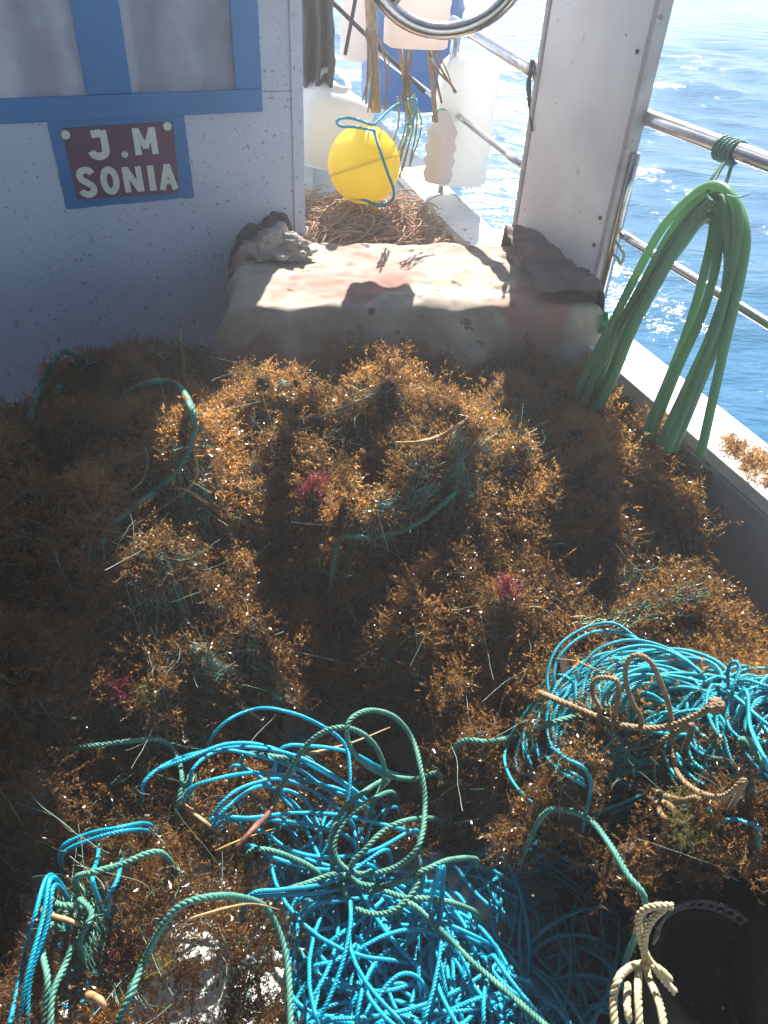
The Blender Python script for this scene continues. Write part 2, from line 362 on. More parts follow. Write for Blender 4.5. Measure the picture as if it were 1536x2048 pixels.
bx8(mb, [e(2.56, -.053), e(2.56, -1.7), e(2.6, -1.7), e(2.6, -.053)], 0, 2.75)
bx8(mb, [e(0.043, -1.66), e(0.043, -1.7), e(2.557, -1.7), e(2.557, -1.66)], 0, 1.2)
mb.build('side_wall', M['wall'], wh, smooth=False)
mb = MB(); bx8(mb, [e(-.12, .06), e(-.12, -1.78), e(2.66, -1.78), e(2.66, .02)], 2.753, 2.81); mb.build('roof', M['wall'], wh, smooth=False)
mb = MB(); slab(mb, -.004, .035, .0, 2.74, .001, .007); mb.build('corner_trim', M['wall'], wh, smooth=False, bevel=.002)
wf = MB()
slab(wf, TR, 2.3, zfb, zp, .002, .010); slab(wf, TR, tr2, zp+.001, ZT, .002, .010); slab(wf, tm1, tm2, zp+.001, ZT, .002, .010)
slab(wf, TL, 2.3, zp+.001, ZT, .002, .010); slab(wf, TR, 2.3, ZT+.001, ZT+.09, .002, .010)
win = wf.build('window', M['blue'], wh, smooth=False, bevel=.002)
pp = np.array
for (a, b_) in ((tr2, tm1), (tm2, TL)):
    mb = MB(); slab(mb, a-.008, b_+.008, zp-.008, ZT+.008, -.03, -.024); g = mb.build('pane', M['glass'], win, smooth=False); g.matrix_parent_inverse = Matrix.Identity(4)
# curtain with folds behind each pane
for (a, b_, sd_) in ((tr2, tm1, 1), (tm2, TL, 2)):
    t = np.linspace(a-.06, b_+.06, 90); z = np.linspace(zp-.05, ZT+.05, 60); T_, Z_ = np.meshgrid(t, z, indexing='ij')
    o_ = -.075+.034*np.sin(T_*38+1.8*fbm(T_*5, Z_*3, sd_)*3+Z_*3)+.02*(fbm(T_*9, Z_*6, sd_+4)-.5)
    P = np.stack([CW[0]+WU[0]*T_+WN[0]*o_, CW[1]+WU[1]*T_+WN[1]*o_, Z_], -1)
    mb = MB(); mb.grid(P); c = mb.build('curtain', M['curtain'], win)
# blue painted patch around the sign, then the sign board itself
def wquad(mb, pix, o0, o1, sub=1, wob=0):
    pts = [wpx(*p) for p in pix]; 
    out = []
    for i in range(len(pts)):
        p, q_ = np.array(pts[i]), np.array(pts[(i+1) % len(pts)])
        for k in range(sub): out.append(p+(q_-p)*k/sub+rng.normal(0, wob, 2)*(k > 0))
    n = len(out); v = [wl(t, z, o1) for t, z in out]+[wl(t, z, o0) for t, z in out]
    c1 = wl(*np.mean(out, 0), o1); v.append(c1)
    mb.add(v, q=[[i, (i+1) % n, n+(i+1) % n, n+i] for i in range(n)], t=[[i, (i+1) % n, 2*n] for i in range(n)])
mb = MB(); wquad(mb, [(93, 238), (368, 230), (388, 394), (133, 418)], .0011, .0035, 24, .0012)
mb.build('painted_border', M['blue'], wh, smooth=False)
sg = empty('name_sign', wl(*wpx(240, 320)), 'maroon name board reading J.M SONIA on the wheelhouse wall below the window', 'sign')
SQ = [(124, 256), (345, 243), (357, 384), (155, 398)]
mb = MB(); wquad(mb, SQ, .0036, .009, 6, .0004); mb.build('board', M['maroon'], sg, smooth=False)
def sgp(u, v):      # u 0..1 left-right, v 0..1 top-bottom on the board
    a, b_, c, d = [np.array(p, float) for p in SQ]; p = a+(b_-a)*u+(d-a)*v+(a-b_+c-d)*u*v; return p
LET = MB()
def stroke(pts, wd=.036, closed=False):
    """pts in board uv; brush stroke of constant width with thickness"""
    Q = np.array([wpx(*sgp(u, v)) for u, v in pts]); wd = wd*.52
    T = np.gradient(Q, axis=0) if len(Q) > 2 else np.array([Q[1]-Q[0]]*2)
    if closed: T = (np.roll(Q, -1, 0)-np.roll(Q, 1, 0))
    T /= np.linalg.norm(T, axis=1)[:, None]; Nn = np.stack([-T[:, 1], T[:, 0]], 1)
    A = Q+Nn*wd/2; B_ = Q-Nn*wd/2
    v = []
    lift = .00025*len(LET.v)
    for o in (.0100+lift*.6, .0093):
        v += [wl(*a, o) for a in A]+[wl(*b_, o) for b_ in B_]
    n = len(Q); q = []
    for i in range(n if closed else n-1):
        j = (i+1) % n
        q += [[i, j, n+j, n+i], [i, 2*n+i, 2*n+j, j], [n+i, n+j, 3*n+j, 3*n+i]]
    if not closed: q += [[0, n, 3*n, 2*n], [n-1, 3*n-1, 4*n-1, 2*n-1][::1] if False else [n-1, 2*n-1, 4*n-1, 3*n-1]]
    LET.add(v, q=q)
def arc(cx, cy, rx, ry, a0, a1, n=14): return [(cx+rx*math.cos(math.radians(a)), cy+ry*math.sin(math.radians(a))) for a in np.linspace(a0, a1, n)]
stroke([(.245, .10), (.335, .09)], .040); stroke([(.352, .05), (.357, .22), (.357, .31)]+arc(.290, .33, .067, .085, 0, 175), .040)
stroke(arc(.525, .41, .011, .014, 0, 330, 10), .026, True)
stroke([(.655, .43), (.650, .05)], .036); stroke([(.660, .08), (.728, .34)], .030); stroke([(.728, .34), (.792, .08)], .030); stroke([(.800, .05), (.812, .43)], .036)
stroke([p for p in arc(.125, .665, .062, .075, -15, -180, 9)]+[(.075, .72), (.12, .765), (.165, .81)]+arc(.118, .86, .062, .075, -10, 170, 9), .036)
stroke(arc(.345, .76, .060, .155, 0, 345, 26), .036, True)
stroke([(.507, .94), (.500, .585)], .034); stroke([(.507, .60), (.625, .93)], .032); stroke([(.636, .94), (.628, .585)], .034)
stroke([(.750, .94), (.745, .585)], .038)
stroke([(.842, .94), (.902, .585)], .034); stroke([(.905, .585), (.968, .94)], .034); stroke([(.868, .835), (.942, .835)], .026)
LET.build('lettering', M['letter'], sg, smooth=False)
for (x, y) in ((130, 268), (333, 251)):
    c = wl(*wpx(x, y), .010); mb = MB(); n = np.array([WN[0], WN[1], 0]); uu = np.array([WU[0], WU[1], 0]); vv = np.array([0, 0, 1.0])
    P = np.array([[c+n*h+(uu*math.cos(a)+vv*math.sin(a))*r for a in np.linspace(0, 2*math.pi, 15)] for (r, h) in ((.013, 0), (.0125, .003), (.008, .005), (.004, .0035), (.001, .0035))])
    mb.grid(P[::-1]); mb.build('screw_cap', M['letter'], sg)

# ------------------------------------------------------------------ white post on the gunwale
pL = glp(1040, 486, -.05); pR = glp(1190, 600, -.05)
sL = (pL[:2]-G0) @ GD; sR = (pR[:2]-G0) @ GD
if sL < sR: sL, sR = sR, sL
po = empty('support_post', gl((sL+sR)/2, -.05, ZG), 'broad white painted post standing on the gunwale behind the box', 'post')
mb = MB(); 
def gbox(mb, s0, s1, o0, o1, z0, z1):
    v = [gl(s, o, z) for s in (s0, s1) for o in (o0, o1) for z in (z0, z1)]
    mb.add(v, q=[[0, 1, 3, 2], [4, 6, 7, 5], [0, 4, 5, 1], [2, 3, 7, 6], [0, 2, 6, 4], [1, 5, 7, 3]])
gbox(mb, sR, sL, -.075, -.045, ZG+.001, 1.46); mb.v[-1][4:] -= 0; mb.build('plank', M['post'], po, smooth=False, bevel=.004)
mb = MB(); gbox(mb, sL+.001, sL+.02, -.082, -.04, ZG+.001, 1.463); gbox(mb, sR-.022, sR-.001, -.082, -.04, ZG+.001, 1.463); mb.build('edge_strip', M['strip'], po, smooth=False, bevel=.003)
for z in (.60, .68, .76, 1.18):
    c = gl(sR+.03, -.076, z); mb = MB(); n = -np.array([GN[0], GN[1], 0]); uu = np.array([GD[0], GD[1], 0]); vv = np.array([0, 0, 1.0])
    mb.grid(np.array([[c+n*h+(uu*math.cos(a)+vv*math.sin(a))*r for a in np.linspace(0, 2*math.pi, 13)] for (r, h) in ((.006, 0), (.006, .003), (.003, .005), (.0005, .005))])[::-1]); mb.build('bolt', M['rust'], po)

# ------------------------------------------------------------------ rails (steel tubes in the vertical plane above the gunwale)
def tubeobj(name, pts, r, m, label, cat, group=None, k=14, parent=None, smoothpath=False):
    mb = MB(); P = catmull(pts, .03) if smoothpath else resamp(np.array(pts, float), .12); tube(mb, P, r, k)
    o = mb.build(name, m, parent)
    if label: tag(o, label, cat, group)
    return o
a = glp(1258, 222, -.03); b_ = glp(1536, 326, -.03); d = (b_-a)
tubeobj('rail', [a, a+d*3], .021, M['steel'], 'thick stainless top rail right of the white post with the green hose hanging from it', 'rail', 'stainless guard rails')
a = glp(1222, 455, -.03); b_ = glp(1536, 648, -.03); d = b_-a
tubeobj('rail', [a, a+d*3], .013, M['steel'], 'thin lower stainless rail right of the white post, passing behind the green hose', 'rail', 'stainless guard rails')
a = gl(sR-.028, -.05, ZG); tubeobj('stanchion', [a, a+[0, 0, .50]], .014, M['steel'], 'upright stainless tube against the right edge of the white post', 'stanchion', 'stainless stanchions')
# forward rails beyond the post
zt = (glp(1258, 222, -.03))[2]; zl = glp(1222, 455, -.03)[2]
a = glp(1080, 150, -.03); b_ = glp(925, 55, -.03); tubeobj('rail', [a, b_, b_+(b_-a)*.15], .021, M['steel'], 'thick stainless rail from the wheel ring down to the tube left of the white post', 'rail', 'stainless guard rails')
a = glp(1045, 332, -.05); b_ = glp(840, 172, -.05); d = b_-a; tubeobj('rail', [a, b_, b_+d*.9], .011, M['steel'], 'thin stainless rail sloping up behind the white containers', 'rail', 'stainless guard rails')
b_ = glp(1056, 420, -.03); a = np.array([b_[0], b_[1], b_[2]+1.02]); tubeobj('stanchion', [b_-[0, 0, .1], a], .021, M['steel'], 'tall stainless tube just left of the white post', 'stanchion', 'stainless stanchions')
a = glp(880, 385, -.06); b_ = glp(912, 55, -.06); tubeobj('stanchion', [a, b_], .015, M['steel'], 'slim stainless upright in front of the tall white container', 'stanchion', 'stainless stanchions')
# big steel ring at the top edge of the picture (a hauler wheel rim)
c = atdist(892, -125, 2.35); P = []
n_ = CAM-c; n_ /= np.linalg.norm(n_); n_ = n_+np.array([0, .0, -.35]); n_ /= np.linalg.norm(n_); uu = np.cross(n_, [0, 0, 1]); uu /= np.linalg.norm(uu); vv = np.cross(uu, n_)
rad = .212
P = [c+(uu*math.cos(t)+vv*math.sin(t))*rad for t in np.linspace(0, 2*math.pi, 61)]
rg_ = empty('steel_ring', c, 'large round stainless ring hanging at the top edge above the floats', 'steel ring')
mb = MB(); tube(mb, P, .021, 16, cap=False); mb.build('rim', M['steel'], rg_)
for k in range(3):
    t = 1.2+k*2.094; mb = MB(); tube(mb, np.array([c, c+(uu*math.cos(t)+vv*math.sin(t))*(rad-.02)]), .010, 10); mb.build('spoke', M['steel'], rg_)
mb = MB(); tube(mb, np.array([c-n_*.03, c+n_*.03]), .03, 16); hb = mb.build('hub', M['steel'], rg_)
mb = MB(); tube(mb, resamp(np.array([c-n_*.03, c-n_*.1+np.array([.5, .25, .45])]), .1), .018, 10); mb.build('arm', M['steel'], rg_)

# ------------------------------------------------------------------ storage box, blanket and rags
ZB = .52
fl = atz(486, 612, ZB); fr = atz(1172, 622, ZB)
bd = (fr-fl)[:2]; BL = np.linalg.norm(bd); bd /= BL; bn = np.array([-bd[1], bd[0]]); BDp = .44
def bp(u, v, z): return np.array([fl[0]+bd[0]*u+bn[0]*v, fl[1]+bd[1]*u+bn[1]*v, z])
sb = empty('storage_box', bp(BL/2, BDp/2, 0), 'long grey storage box in front of the wheelhouse, covered by a stained blanket', 'box')
mb = MB(); v = [bp(u, v_, z) for u in (0, BL) for v_ in (0, BDp) for z in (0, ZB-.06)]
QB = [[0, 1, 3, 2], [4, 6, 7, 5], [0, 4, 5, 1], [2, 3, 7, 6], [0, 2, 6, 4], [1, 5, 7, 3]]
mb.add(v, q=QB); mb.build('body', M['carton'], sb, smooth=False, bevel=.012)
mb = MB(); v = [bp(u, v_, z) for u in (-.012, BL+.012) for v_ in (-.012, BDp+.012) for z in (ZB-.058, ZB-.006)]
mb.add(v, q=QB); mb.build('lid', M['carton'], sb, smooth=False, bevel=.012)
def drape(name, m, u0, u1, v0, v1, z0, seed, wr=.02, drop=(.3, .3, .3, .3), parent=None, res=.009, fold=.02, ue=None, ve=None, lump=0):
    """cloth laid over the box: u,v run along the cloth; past the box edge the cloth hangs"""
    nu = int((u1-u0+drop[0]+drop[1])/res); nv = int((v1-v0+drop[2]+drop[3])/res)
    Uc, Vc = np.meshgrid(np.linspace(u0-drop[0], u1+drop[1], nu), np.linspace(v0-drop[2], v1+drop[3], nv), indexing='ij')
    Uc = Uc+.02*(fbm(Uc*3, Vc*3, seed+20)-.5)*2; 
    def cl(x, lo, hi, r=.03):
        ex = np.where(x < lo, lo-x, np.where(x > hi, x-hi, 0)); return np.clip(x, lo, hi), ex
    U, eu = cl(Uc, -.02, BL+.02); V, ev = cl(Vc, -.02, BDp+.02)
    su = np.sign(Uc-BL/2); sv = np.sign(Vc-BDp/2)
    hang = np.maximum(eu, ev)+.35*np.minimum(eu, ev)
    rn = lambda e_: np.where(e_ > 0, .018*(1-np.exp(-e_/.018))+e_*.10, 0)
    f = np.clip(hang/.15, 0, 1)
    fu = fold*np.sin(Vc*26+5*fbm(Vc*4, Uc*1.2, seed)+seed); fv = fold*np.sin(Uc*21+7*fbm(Uc*3, Vc*1.2, seed+3)+seed)
    U = U+su*rn(eu)+np.where(eu > 0, su*(fold+fu)*f, 0); V = V+sv*rn(ev)+np.where(ev > 0, sv*(fold+fv)*f, 0)
    w0 = 1-np.abs(2*fbm((Uc+.6*Vc)*3.2+1.5*fbm(Uc*2, Vc*2, seed+31), (Vc-.4*Uc)*11, seed+30, 2)-.9)**.7
    w1 = .5*w0+.5-.5*np.abs(2*fbm(Uc*5+2*fbm(Uc*2, Vc*2, seed+9), Vc*9, seed+1, 3)-.9)
    Z = z0-np.where(hang > 0, np.maximum(hang-.012, hang*.3), 0)+wr*(w1-.35)*(1-f*.6)+wr*.7*(fbm(Uc*16, Vc*16, seed+2)-.5)
    Z += lump*np.clip(fbm(Uc*4.5, Vc*6, seed+6)-.5, 0, 1)*(1-f)
    Z = np.maximum(Z, .01)
    P = np.stack([fl[0]+bd[0]*U+bn[0]*V, fl[1]+bd[1]*U+bn[1]*V, Z], -1)
    mb = MB(); mb.grid(P); o = mb.build(name, m, parent, solid=.003); return o
o = drape('blanket', M['cloth'], .0, BL, 0, BDp, ZB+.006, 3, wr=.026, drop=(.06, .32, .42, .15), lump=.06, fold=.03)
tag(o, 'stained pinkish grey blanket spread over the storage box and hanging down its front', 'blanket')
o = drape('cloth', M['cloth2'], BL-.17, BL, -.02, BDp+.02, ZB+.055, 8, wr=.05, drop=(.0, .42, .0, .1), fold=.028, lump=.16)
tag(o, 'dark brown rag hanging over the right end of the storage box beside the white post', 'rag')
def crumple(name, c, size, m, seed, label, cat, flat=.55, amp=.45):
    n1, n2 = 60, 40; th = np.linspace(0, 2*math.pi, n1+1); ph = np.linspace(-math.pi/2, math.pi/2, n2); T, Ph = np.meshgrid(th, ph, indexing='ij')
    x = np.cos(Ph)*np.cos(T); y = np.cos(Ph)*np.sin(T); z = np.sin(Ph)
    nz = fbm(x*2.2+z+5, y*2.2-z+7, seed, 4)+fbm(x*2+9, z*3+3, seed+5, 3); rd = np.abs(fbm(x*3+z*2+15, y*3+z+2, seed+3, 3)-.47)*2.2
    rr = 1+amp*(nz-.95)-amp*.7*np.clip(.35-rd, 0, 1)
    P = np.stack([c[0]+x*rr*size[0], c[1]+y*rr*size[1], c[2]+size[2]*flat+np.maximum(z*rr, -.85)*size[2]], -1)
    mb = MB(); mb.grid(P[:, ::1]); return tag(mb.build(name, m), label, cat)
crumple('crumpled_cloth', bp(.10, .33, ZB+.01), (.10, .07, .06), M['cloth3'], 4, 'crumpled grey rag lying on the left back corner of the storage box', 'rag', flat=.6, amp=.9)
crumple('dark_bag', bp(.02, .58, ZB-.26), (.17, .10, .22), M['darkc'], 9, 'dark bag wedged between the storage box and the wheelhouse wall', 'bag', flat=.6, amp=.3)
# beige strip of rag hanging at right end
P = []
for i, (x, y) in enumerate([(1165, 590), (1172, 640), (1166, 690), (1180, 735)]):
    c = bp(BL+.10+.012*i, .12, 0); c = atdist(x, y, c[1]); wv = [.035, .05, .06, .02][i]
    P.append([c+np.array([wv*(k-2)/2, -.02*math.sin(k*1.9+i), 0]) for k in range(5)])
P = np.array(P); mb = MB(); t5 = np.linspace(0, 3, 22)
mb.grid(np.array([[[np.interp(t, range(4), P[:, k, a]) for a in range(3)] for t in t5] for k in range(5)])); tag(mb.build('hanging_rag', M['beige'], solid=.004), 'small beige rag strip hanging at the right end of the storage box', 'rag')

# ------------------------------------------------------------------ heap: height field from hand set points
CP = [(100,760,.35),(300,715,.47),(450,735,.42),(600,745,.38),(750,712,.40),(950,702,.40),(1100,702,.38),(1230,780,.40),(1370,870,.43),(1430,910,.42),
 (190,790,.60),(320,820,.60),(0,830,.42),(0,1000,.55),(150,950,.58),(360,900,.54),(300,1100,.48),(0,1300,.45),(200,1300,.38),(0,1600,.28),(0,1900,.12),
 (-300,1000,.5),(-300,1500,.35),(-200,2000,.1),
 (550,850,.46),(800,850,.48),(1000,850,.44),(1150,900,.38),(1300,1000,.40),(1390,1000,.38),(600,950,.46),(850,950,.46),(720,1040,.42),(600,1090,.30),(600,1200,.20),(560,1250,.22),(500,1130,.34),(400,1130,.42),(480,1200,.38),
 (850,1120,.44),(1000,1150,.40),(850,1220,.38),(780,1180,.38),(1050,1250,.36),(1200,1150,.34),(1350,1150,.37),(1400,1240,.36),(720,1300,.18),(530,1310,.26),(380,1260,.36),(900,1320,.32),(980,1400,.32),(860,1400,.22),
 (1100,1400,.38),(1250,1400,.42),(1450,1400,.42),(1200,1520,.44),(1300,1620,.45),(1450,1640,.45),(1500,1740,.44),(1536,1500,.43),(1650,1600,.43),
 (500,1520,.06),(700,1500,.05),(800,1600,.04),(600,1700,.05),(900,1700,.02),(700,1900,.03),(900,2000,.03),(1050,1900,.02),(1000,1600,.02),(950,1520,.10),(1150,1750,.02),(1230,1900,.02),
 (250,1500,.22),(200,1650,.20),(380,1640,.15),(300,1800,.20),(420,1900,.18),(230,1950,.15),(90,1800,.10),(500,1400,.18),(400,1450,.20),(300,1380,.30),(650,1400,.14),(480,2040,.12),(480,1760,.12)]
CW3 = np.array([atz(*c) for c in CP])
def H0(x, y):
    x = np.asarray(x, float); y = np.asarray(y, float)
    d2 = (x[..., None]-CW3[:, 0])**2+(y[..., None]-CW3[:, 1])**2+.0006
    w_ = d2**-1.6; return (w_*CW3[:, 2]).sum(-1)/w_.sum(-1)
def h0c(x, y):      # calmer on top of the crate
    q = (x-c0w[0]-.35)/.45; p = (y-c0w[1]-.08)/.2; return 1-np.exp(-(q*q+p*p))
c0w = atz(1075, 1640, 0)
def Hn(x, y):
    h = H0(x, y); a = np.clip((h-.08)/.15, 0, 1)
    return h+a*(.20*(np.minimum(np.abs(2*vnoise(x*5.2+.6*vnoise(x*9, y*9, 40), y*5.2+.6*vnoise(x*9, y*9, 41), 2)-1), .8)-.40)+.10*(np.abs(2*vnoise(x*12.5, y*12.5, 7)-1)-.4)+.05*(fbm(x*20, y*20, 5, 2)-.4))*np.clip((h0c(x, y)), .35, 1)
# tabulate for speed
gx = np.linspace(-2.3, 1.6, 560); gy = np.linspace(.0, 2.6, 380); GX, GY = np.meshgrid(gx, gy, indexing='ij'); HT = Hn(GX, GY)
def Hh(x, y):
    x = np.asarray(x, float); y = np.asarray(y, float)
    i = np.clip((x-gx[0])/(gx[1]-gx[0]), 0, len(gx)-1.001); j = np.clip((y-gy[0])/(gy[1]-gy[0]), 0, len(gy)-1.001)
    a = i.astype(int); b = j.astype(int); fi = i-a; fj = j-b
    return (HT[a, b]*(1-fi)+HT[a+1, b]*fi)*(1-fj)+(HT[a, b+1]*(1-fi)+HT[a+1, b+1]*fi)*fj
def on(px, py, off=.0):
    """where the view ray through a photo pixel meets the heap, raised by off"""
    d = ray(px, py); t = .4
    P = CAM+d*t
    while t < 6 and P[2] > Hh(P[0], P[1])+off and P[2] > off: t += .004; P = CAM+d*t
    return P
# ---- weed masks (photo pixels)
HOLE1 = [(300,1570),(400,1500),(520,1415),(700,1405),(850,1440),(865,1500),(870,1590),(905,1640),(960,1650),(965,1585),(1045,1590),(1060,1655),(1130,1690),(1240,1790),(1270,1850),(1230,2200),(590,2200),(580,1990),(560,1860),(540,1800),(500,1740),(560,1660),(420,1640)]
HOLE2 = [(1090,1390),(1105,1290),(1180,1245),(1400,1245),(1700,1330),(1700,1590),(1380,1590),(1330,1490),(1200,1420)]
DARK = [(1250,1760),(1400,1770),(1540,1740),(1700,1700),(1700,2300),(1240,2300)]
def weedmask(x, y, z):
    px, py = proj(np.stack([x, y, z], -1))
    sp = (py < 1700) & (vnoise(x*38, y*38, 91) < .55); sq = vnoise(x*30, y*30, 93) < .6
    m = (~inpoly(px, py, HOLE1) | sp) & (~inpoly(px, py, HOLE2) | sq) & ~inpoly(px, py, DARK)
    j = 18*(fbm(px/40, py/40, 31)-.5)*2
    m &= ~((px > np.interp(py, [820, 900, 1000, 1150, 1250, 1300], [1460, 1420, 1400, 1420, 1500, 1800])+j) & (py < 1300) & (py > 820))
    v = (x-fl[0])*bn[0]+(y-fl[1])*bn[1]; u = (x-fl[0])*bd[0]+(y-fl[1])*bd[1]
    m &= ~((v > -.06) & (u > -.15))
    gd = (x-G0[0])*GN[0]+(y-G0[1])*GN[1]; m &= gd < -.175
    wt = (x-CW[0])*WN[0]+(y-CW[1])*WN[1]; m &= wt > .05
    m &= py > np.interp(px, [-300, 0, 60, 110, 150, 300, 420, 520, 600, 660, 720, 900, 1100, 1150, 1200], [810, 800, 800, 735, 700, 695, 712, 735, 742, 715, 695, 685, 685, 730, 740])+j*.5
    crate_front = (y < .80) & (px > 1060) & (x > .3); pass
    return m

# ---- tufts
def make_tuft(seed, nst=15, L=.035, leaf=.0085, wid=.0030):
    r = np.random.default_rng(seed); V = []; T = []
    def lf(p, d, l, w_):
        s = np.cross(d, r.normal(size=3)); s /= np.linalg.norm(s)+1e-9; nn = np.cross(d, s)
        b = len(V); V.extend([p, p+d*l*.45+s*w_+nn*w_*.5, p+d*l, p+d*l*.5-s*w_+nn*w_*.5]); T.extend([[b, b+1, b+2], [b, b+2, b+3]])
    for i in range(nst):
        d = r.normal(size=3); d[2] = abs(d[2])*.7+.1; d /= np.linalg.norm(d); p = r.normal(size=3)*.006*np.array([1, 1, .3]); bend = r.normal(size=3)*.25
        n = r.integers(6, 11); st = L/n*r.uniform(.7, 1.25)
        for k in range(n):
            q = p+d*st; 
            # stalk sliver
            s = np.cross(d, [.3, .5, .8]); s /= np.linalg.norm(s); b = len(V); V.extend([p-s*.0006, p+s*.0006, q]); T.append([b, b+1, b+2])
            for _ in range(2 if k > 1 else 1):
                ld = d+r.normal(size=3)*.75; ld /= np.linalg.norm(ld); lf(q, ld, leaf*r.uniform(.5, 1.2), wid*r.uniform(.35, 1.0))
            p = q; d = d+bend*.3+r.normal(size=3)*.18; d /= np.linalg.norm(d)
        
    return np.array(V), np.array(T)
VAR = [make_tuft(100+i, nst=rng.integers(14, 20), L=rng.uniform(.030, .055), leaf=rng.uniform(.006, .011), wid=rng.uniform(.0016, .0034)) for i in range(10)]
FINE = [make_tuft(200+i, nst=18, L=.035, leaf=.006, wid=.0012) for i in range(5)]
FROND = [make_tuft(300+i, nst=7, L=.075, leaf=.012, wid=.0032) for i in range(5)]
def scatter(mb, P, Nn, lib, sc, tone, mi=0, flat=1.0):
    idx = rng.integers(0, len(lib), len(P))
    for k, (V, T) in enumerate(lib):
        s = np.where(idx == k)[0]; n = len(s)
        if not n: continue
        z = Nn[s]+rng.normal(0, .35, (n, 3)); z /= np.linalg.norm(z, axis=1)[:, None]
        a = rng.normal(size=(n, 3)); x = np.cross(a, z); x /= np.linalg.norm(x, axis=1)[:, None]; y = np.cross(z, x)
        B = np.stack([x, y, z], 1)*sc[s][:, None, None]              # rows
        W = np.einsum('vk,nkj->nvj', V, B)+P[s][:, None]
        tt = np.repeat(tone[s], len(V))
        F_ = (T[None]+(np.arange(n)*len(V))[:, None, None]).reshape(-1, 3)
        mb.add(W.reshape(-1, 3), t=F_, mi=mi, tone=tt)
step = .0215
X, Y = np.meshgrid(np.arange(-2.1, 1.3, step), np.arange(.12, 2.5, step)); X = X.ravel(); Y = Y.ravel()
X = X+rng.uniform(-.5, .5, X.size)*step; Y = Y+rng.uniform(-.5, .5, Y.size)*step; Z = Hh(X, Y)
keep = weedmask(X, Y, Z)
px_, py_ = proj(np.stack([X, Y, Z], -1)); keep &= (px_ > -350) & (px_ < 1800) & (py_ < 2350)
# thinner where nets and deck show through
thin = inpoly(px_, py_, [(60,1760),(440,1720),(560,1800),(570,2100),(0,2100)])
keep &= ~(thin & (rng.random(X.size) < .25+.5*(fbm(X*7, Y*7, 77) < .42)))
X, Y, Z = X[keep], Y[keep], Z[keep]
e_ = .012; nx = -(Hh(X+e_, Y)-Hh(X-e_, Y))/(2*e_); ny = -(Hh(X, Y+e_)-Hh(X, Y-e_))/(2*e_)
NN = np.stack([nx*.8, ny*.8, np.ones_like(X)], -1); NN /= np.linalg.norm(NN, axis=1)[:, None]
PZ = np.stack([X, Y, Z-.006+rng.uniform(-.012, .014, X.size)], -1)
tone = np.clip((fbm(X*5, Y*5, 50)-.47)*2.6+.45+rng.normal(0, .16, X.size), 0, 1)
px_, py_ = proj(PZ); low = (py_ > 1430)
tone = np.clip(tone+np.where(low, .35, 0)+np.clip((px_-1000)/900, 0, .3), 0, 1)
WB = MB()
big = rng.random(len(X)) < .035; fin = (rng.random(len(X)) < .3) & (fbm(X*6, Y*6, 60) > .45)
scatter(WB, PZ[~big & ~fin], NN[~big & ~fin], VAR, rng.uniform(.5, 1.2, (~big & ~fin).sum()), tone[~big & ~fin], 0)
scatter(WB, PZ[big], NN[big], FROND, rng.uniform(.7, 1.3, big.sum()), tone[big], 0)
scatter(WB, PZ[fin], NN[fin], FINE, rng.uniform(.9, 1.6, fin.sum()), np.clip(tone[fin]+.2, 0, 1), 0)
# base sheet below the tufts
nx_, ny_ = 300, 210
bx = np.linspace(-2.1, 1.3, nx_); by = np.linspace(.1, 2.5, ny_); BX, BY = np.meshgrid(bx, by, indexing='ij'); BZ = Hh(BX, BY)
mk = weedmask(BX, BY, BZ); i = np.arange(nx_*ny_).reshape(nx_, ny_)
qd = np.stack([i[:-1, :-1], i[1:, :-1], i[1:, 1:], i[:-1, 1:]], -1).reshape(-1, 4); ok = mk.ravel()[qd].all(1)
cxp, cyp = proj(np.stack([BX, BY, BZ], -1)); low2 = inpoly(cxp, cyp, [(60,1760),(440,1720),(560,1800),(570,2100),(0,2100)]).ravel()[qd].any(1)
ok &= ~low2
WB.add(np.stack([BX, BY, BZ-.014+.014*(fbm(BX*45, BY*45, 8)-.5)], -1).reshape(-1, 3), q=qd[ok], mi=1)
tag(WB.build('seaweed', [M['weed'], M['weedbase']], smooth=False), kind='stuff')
print('weed verts', WB.n)
# weed scraps on the gunwale at the right edge
def clump(name, pts, n, spread, lib, m, label, cat, sc=1.0, group=None, off=.01, flat=.5):
    mb = MB(); C = np.array(pts); k = rng.integers(0, len(C), n); d = rng.normal(0, 1, (n, 3))*spread*np.array([1, 1, flat]); P = C[k]+d; P[:, 2] = np.maximum(P[:, 2], C[k][:, 2]-.01)
    nn = d/spread*.7+np.array([0, 0, 1]); nn /= np.linalg.norm(nn, axis=1)[:, None]
    scatter(mb, P, nn, lib, rng.uniform(.5, 1, n)*sc, rng.random(n)); return tag(mb.build(name, m, smooth=False), label, cat, group)
clump('weed_scrap', [atz(1470, 890, ZG), atz(1500, 925, ZG), atz(1530, 960, ZG), atz(1455, 880, ZG), atz(1540, 920, ZG)], 60, .02, VAR, M['weed'], 'scraps of brown weed lying on the gunwale at the right edge', 'seaweed', .8, flat=.15)
for (x, y, n, sp, lb) in ((622, 978, 13, .014, 'bright pink tuft of seaweed in the middle of the brown heap'), (1012, 1178, 6, .007, 'small pink seaweed tuft to the right, above the turquoise rope coil'),
                          (237, 1372, 7, .010, 'dark red seaweed tuft beside a yellow green one at lower left'), (878, 1050, 9, .016, 'faint reddish seaweed tuft below the teal rope'),
                          (778, 712, 7, .012, 'dull red seaweed tuft at the top edge of the heap near the box'), (250, 1940, 12, .02, 'purple red seaweed patch at the bottom left inside the green rope'),
                          (235, 715, 8, .016, 'red seaweed sprig on top of the left mound by the wheelhouse')):
    clump('red_seaweed', [on(x, y, .02)], n, sp, VAR, M['redweed'], lb, 'red seaweed', .75, 'red seaweed tufts')
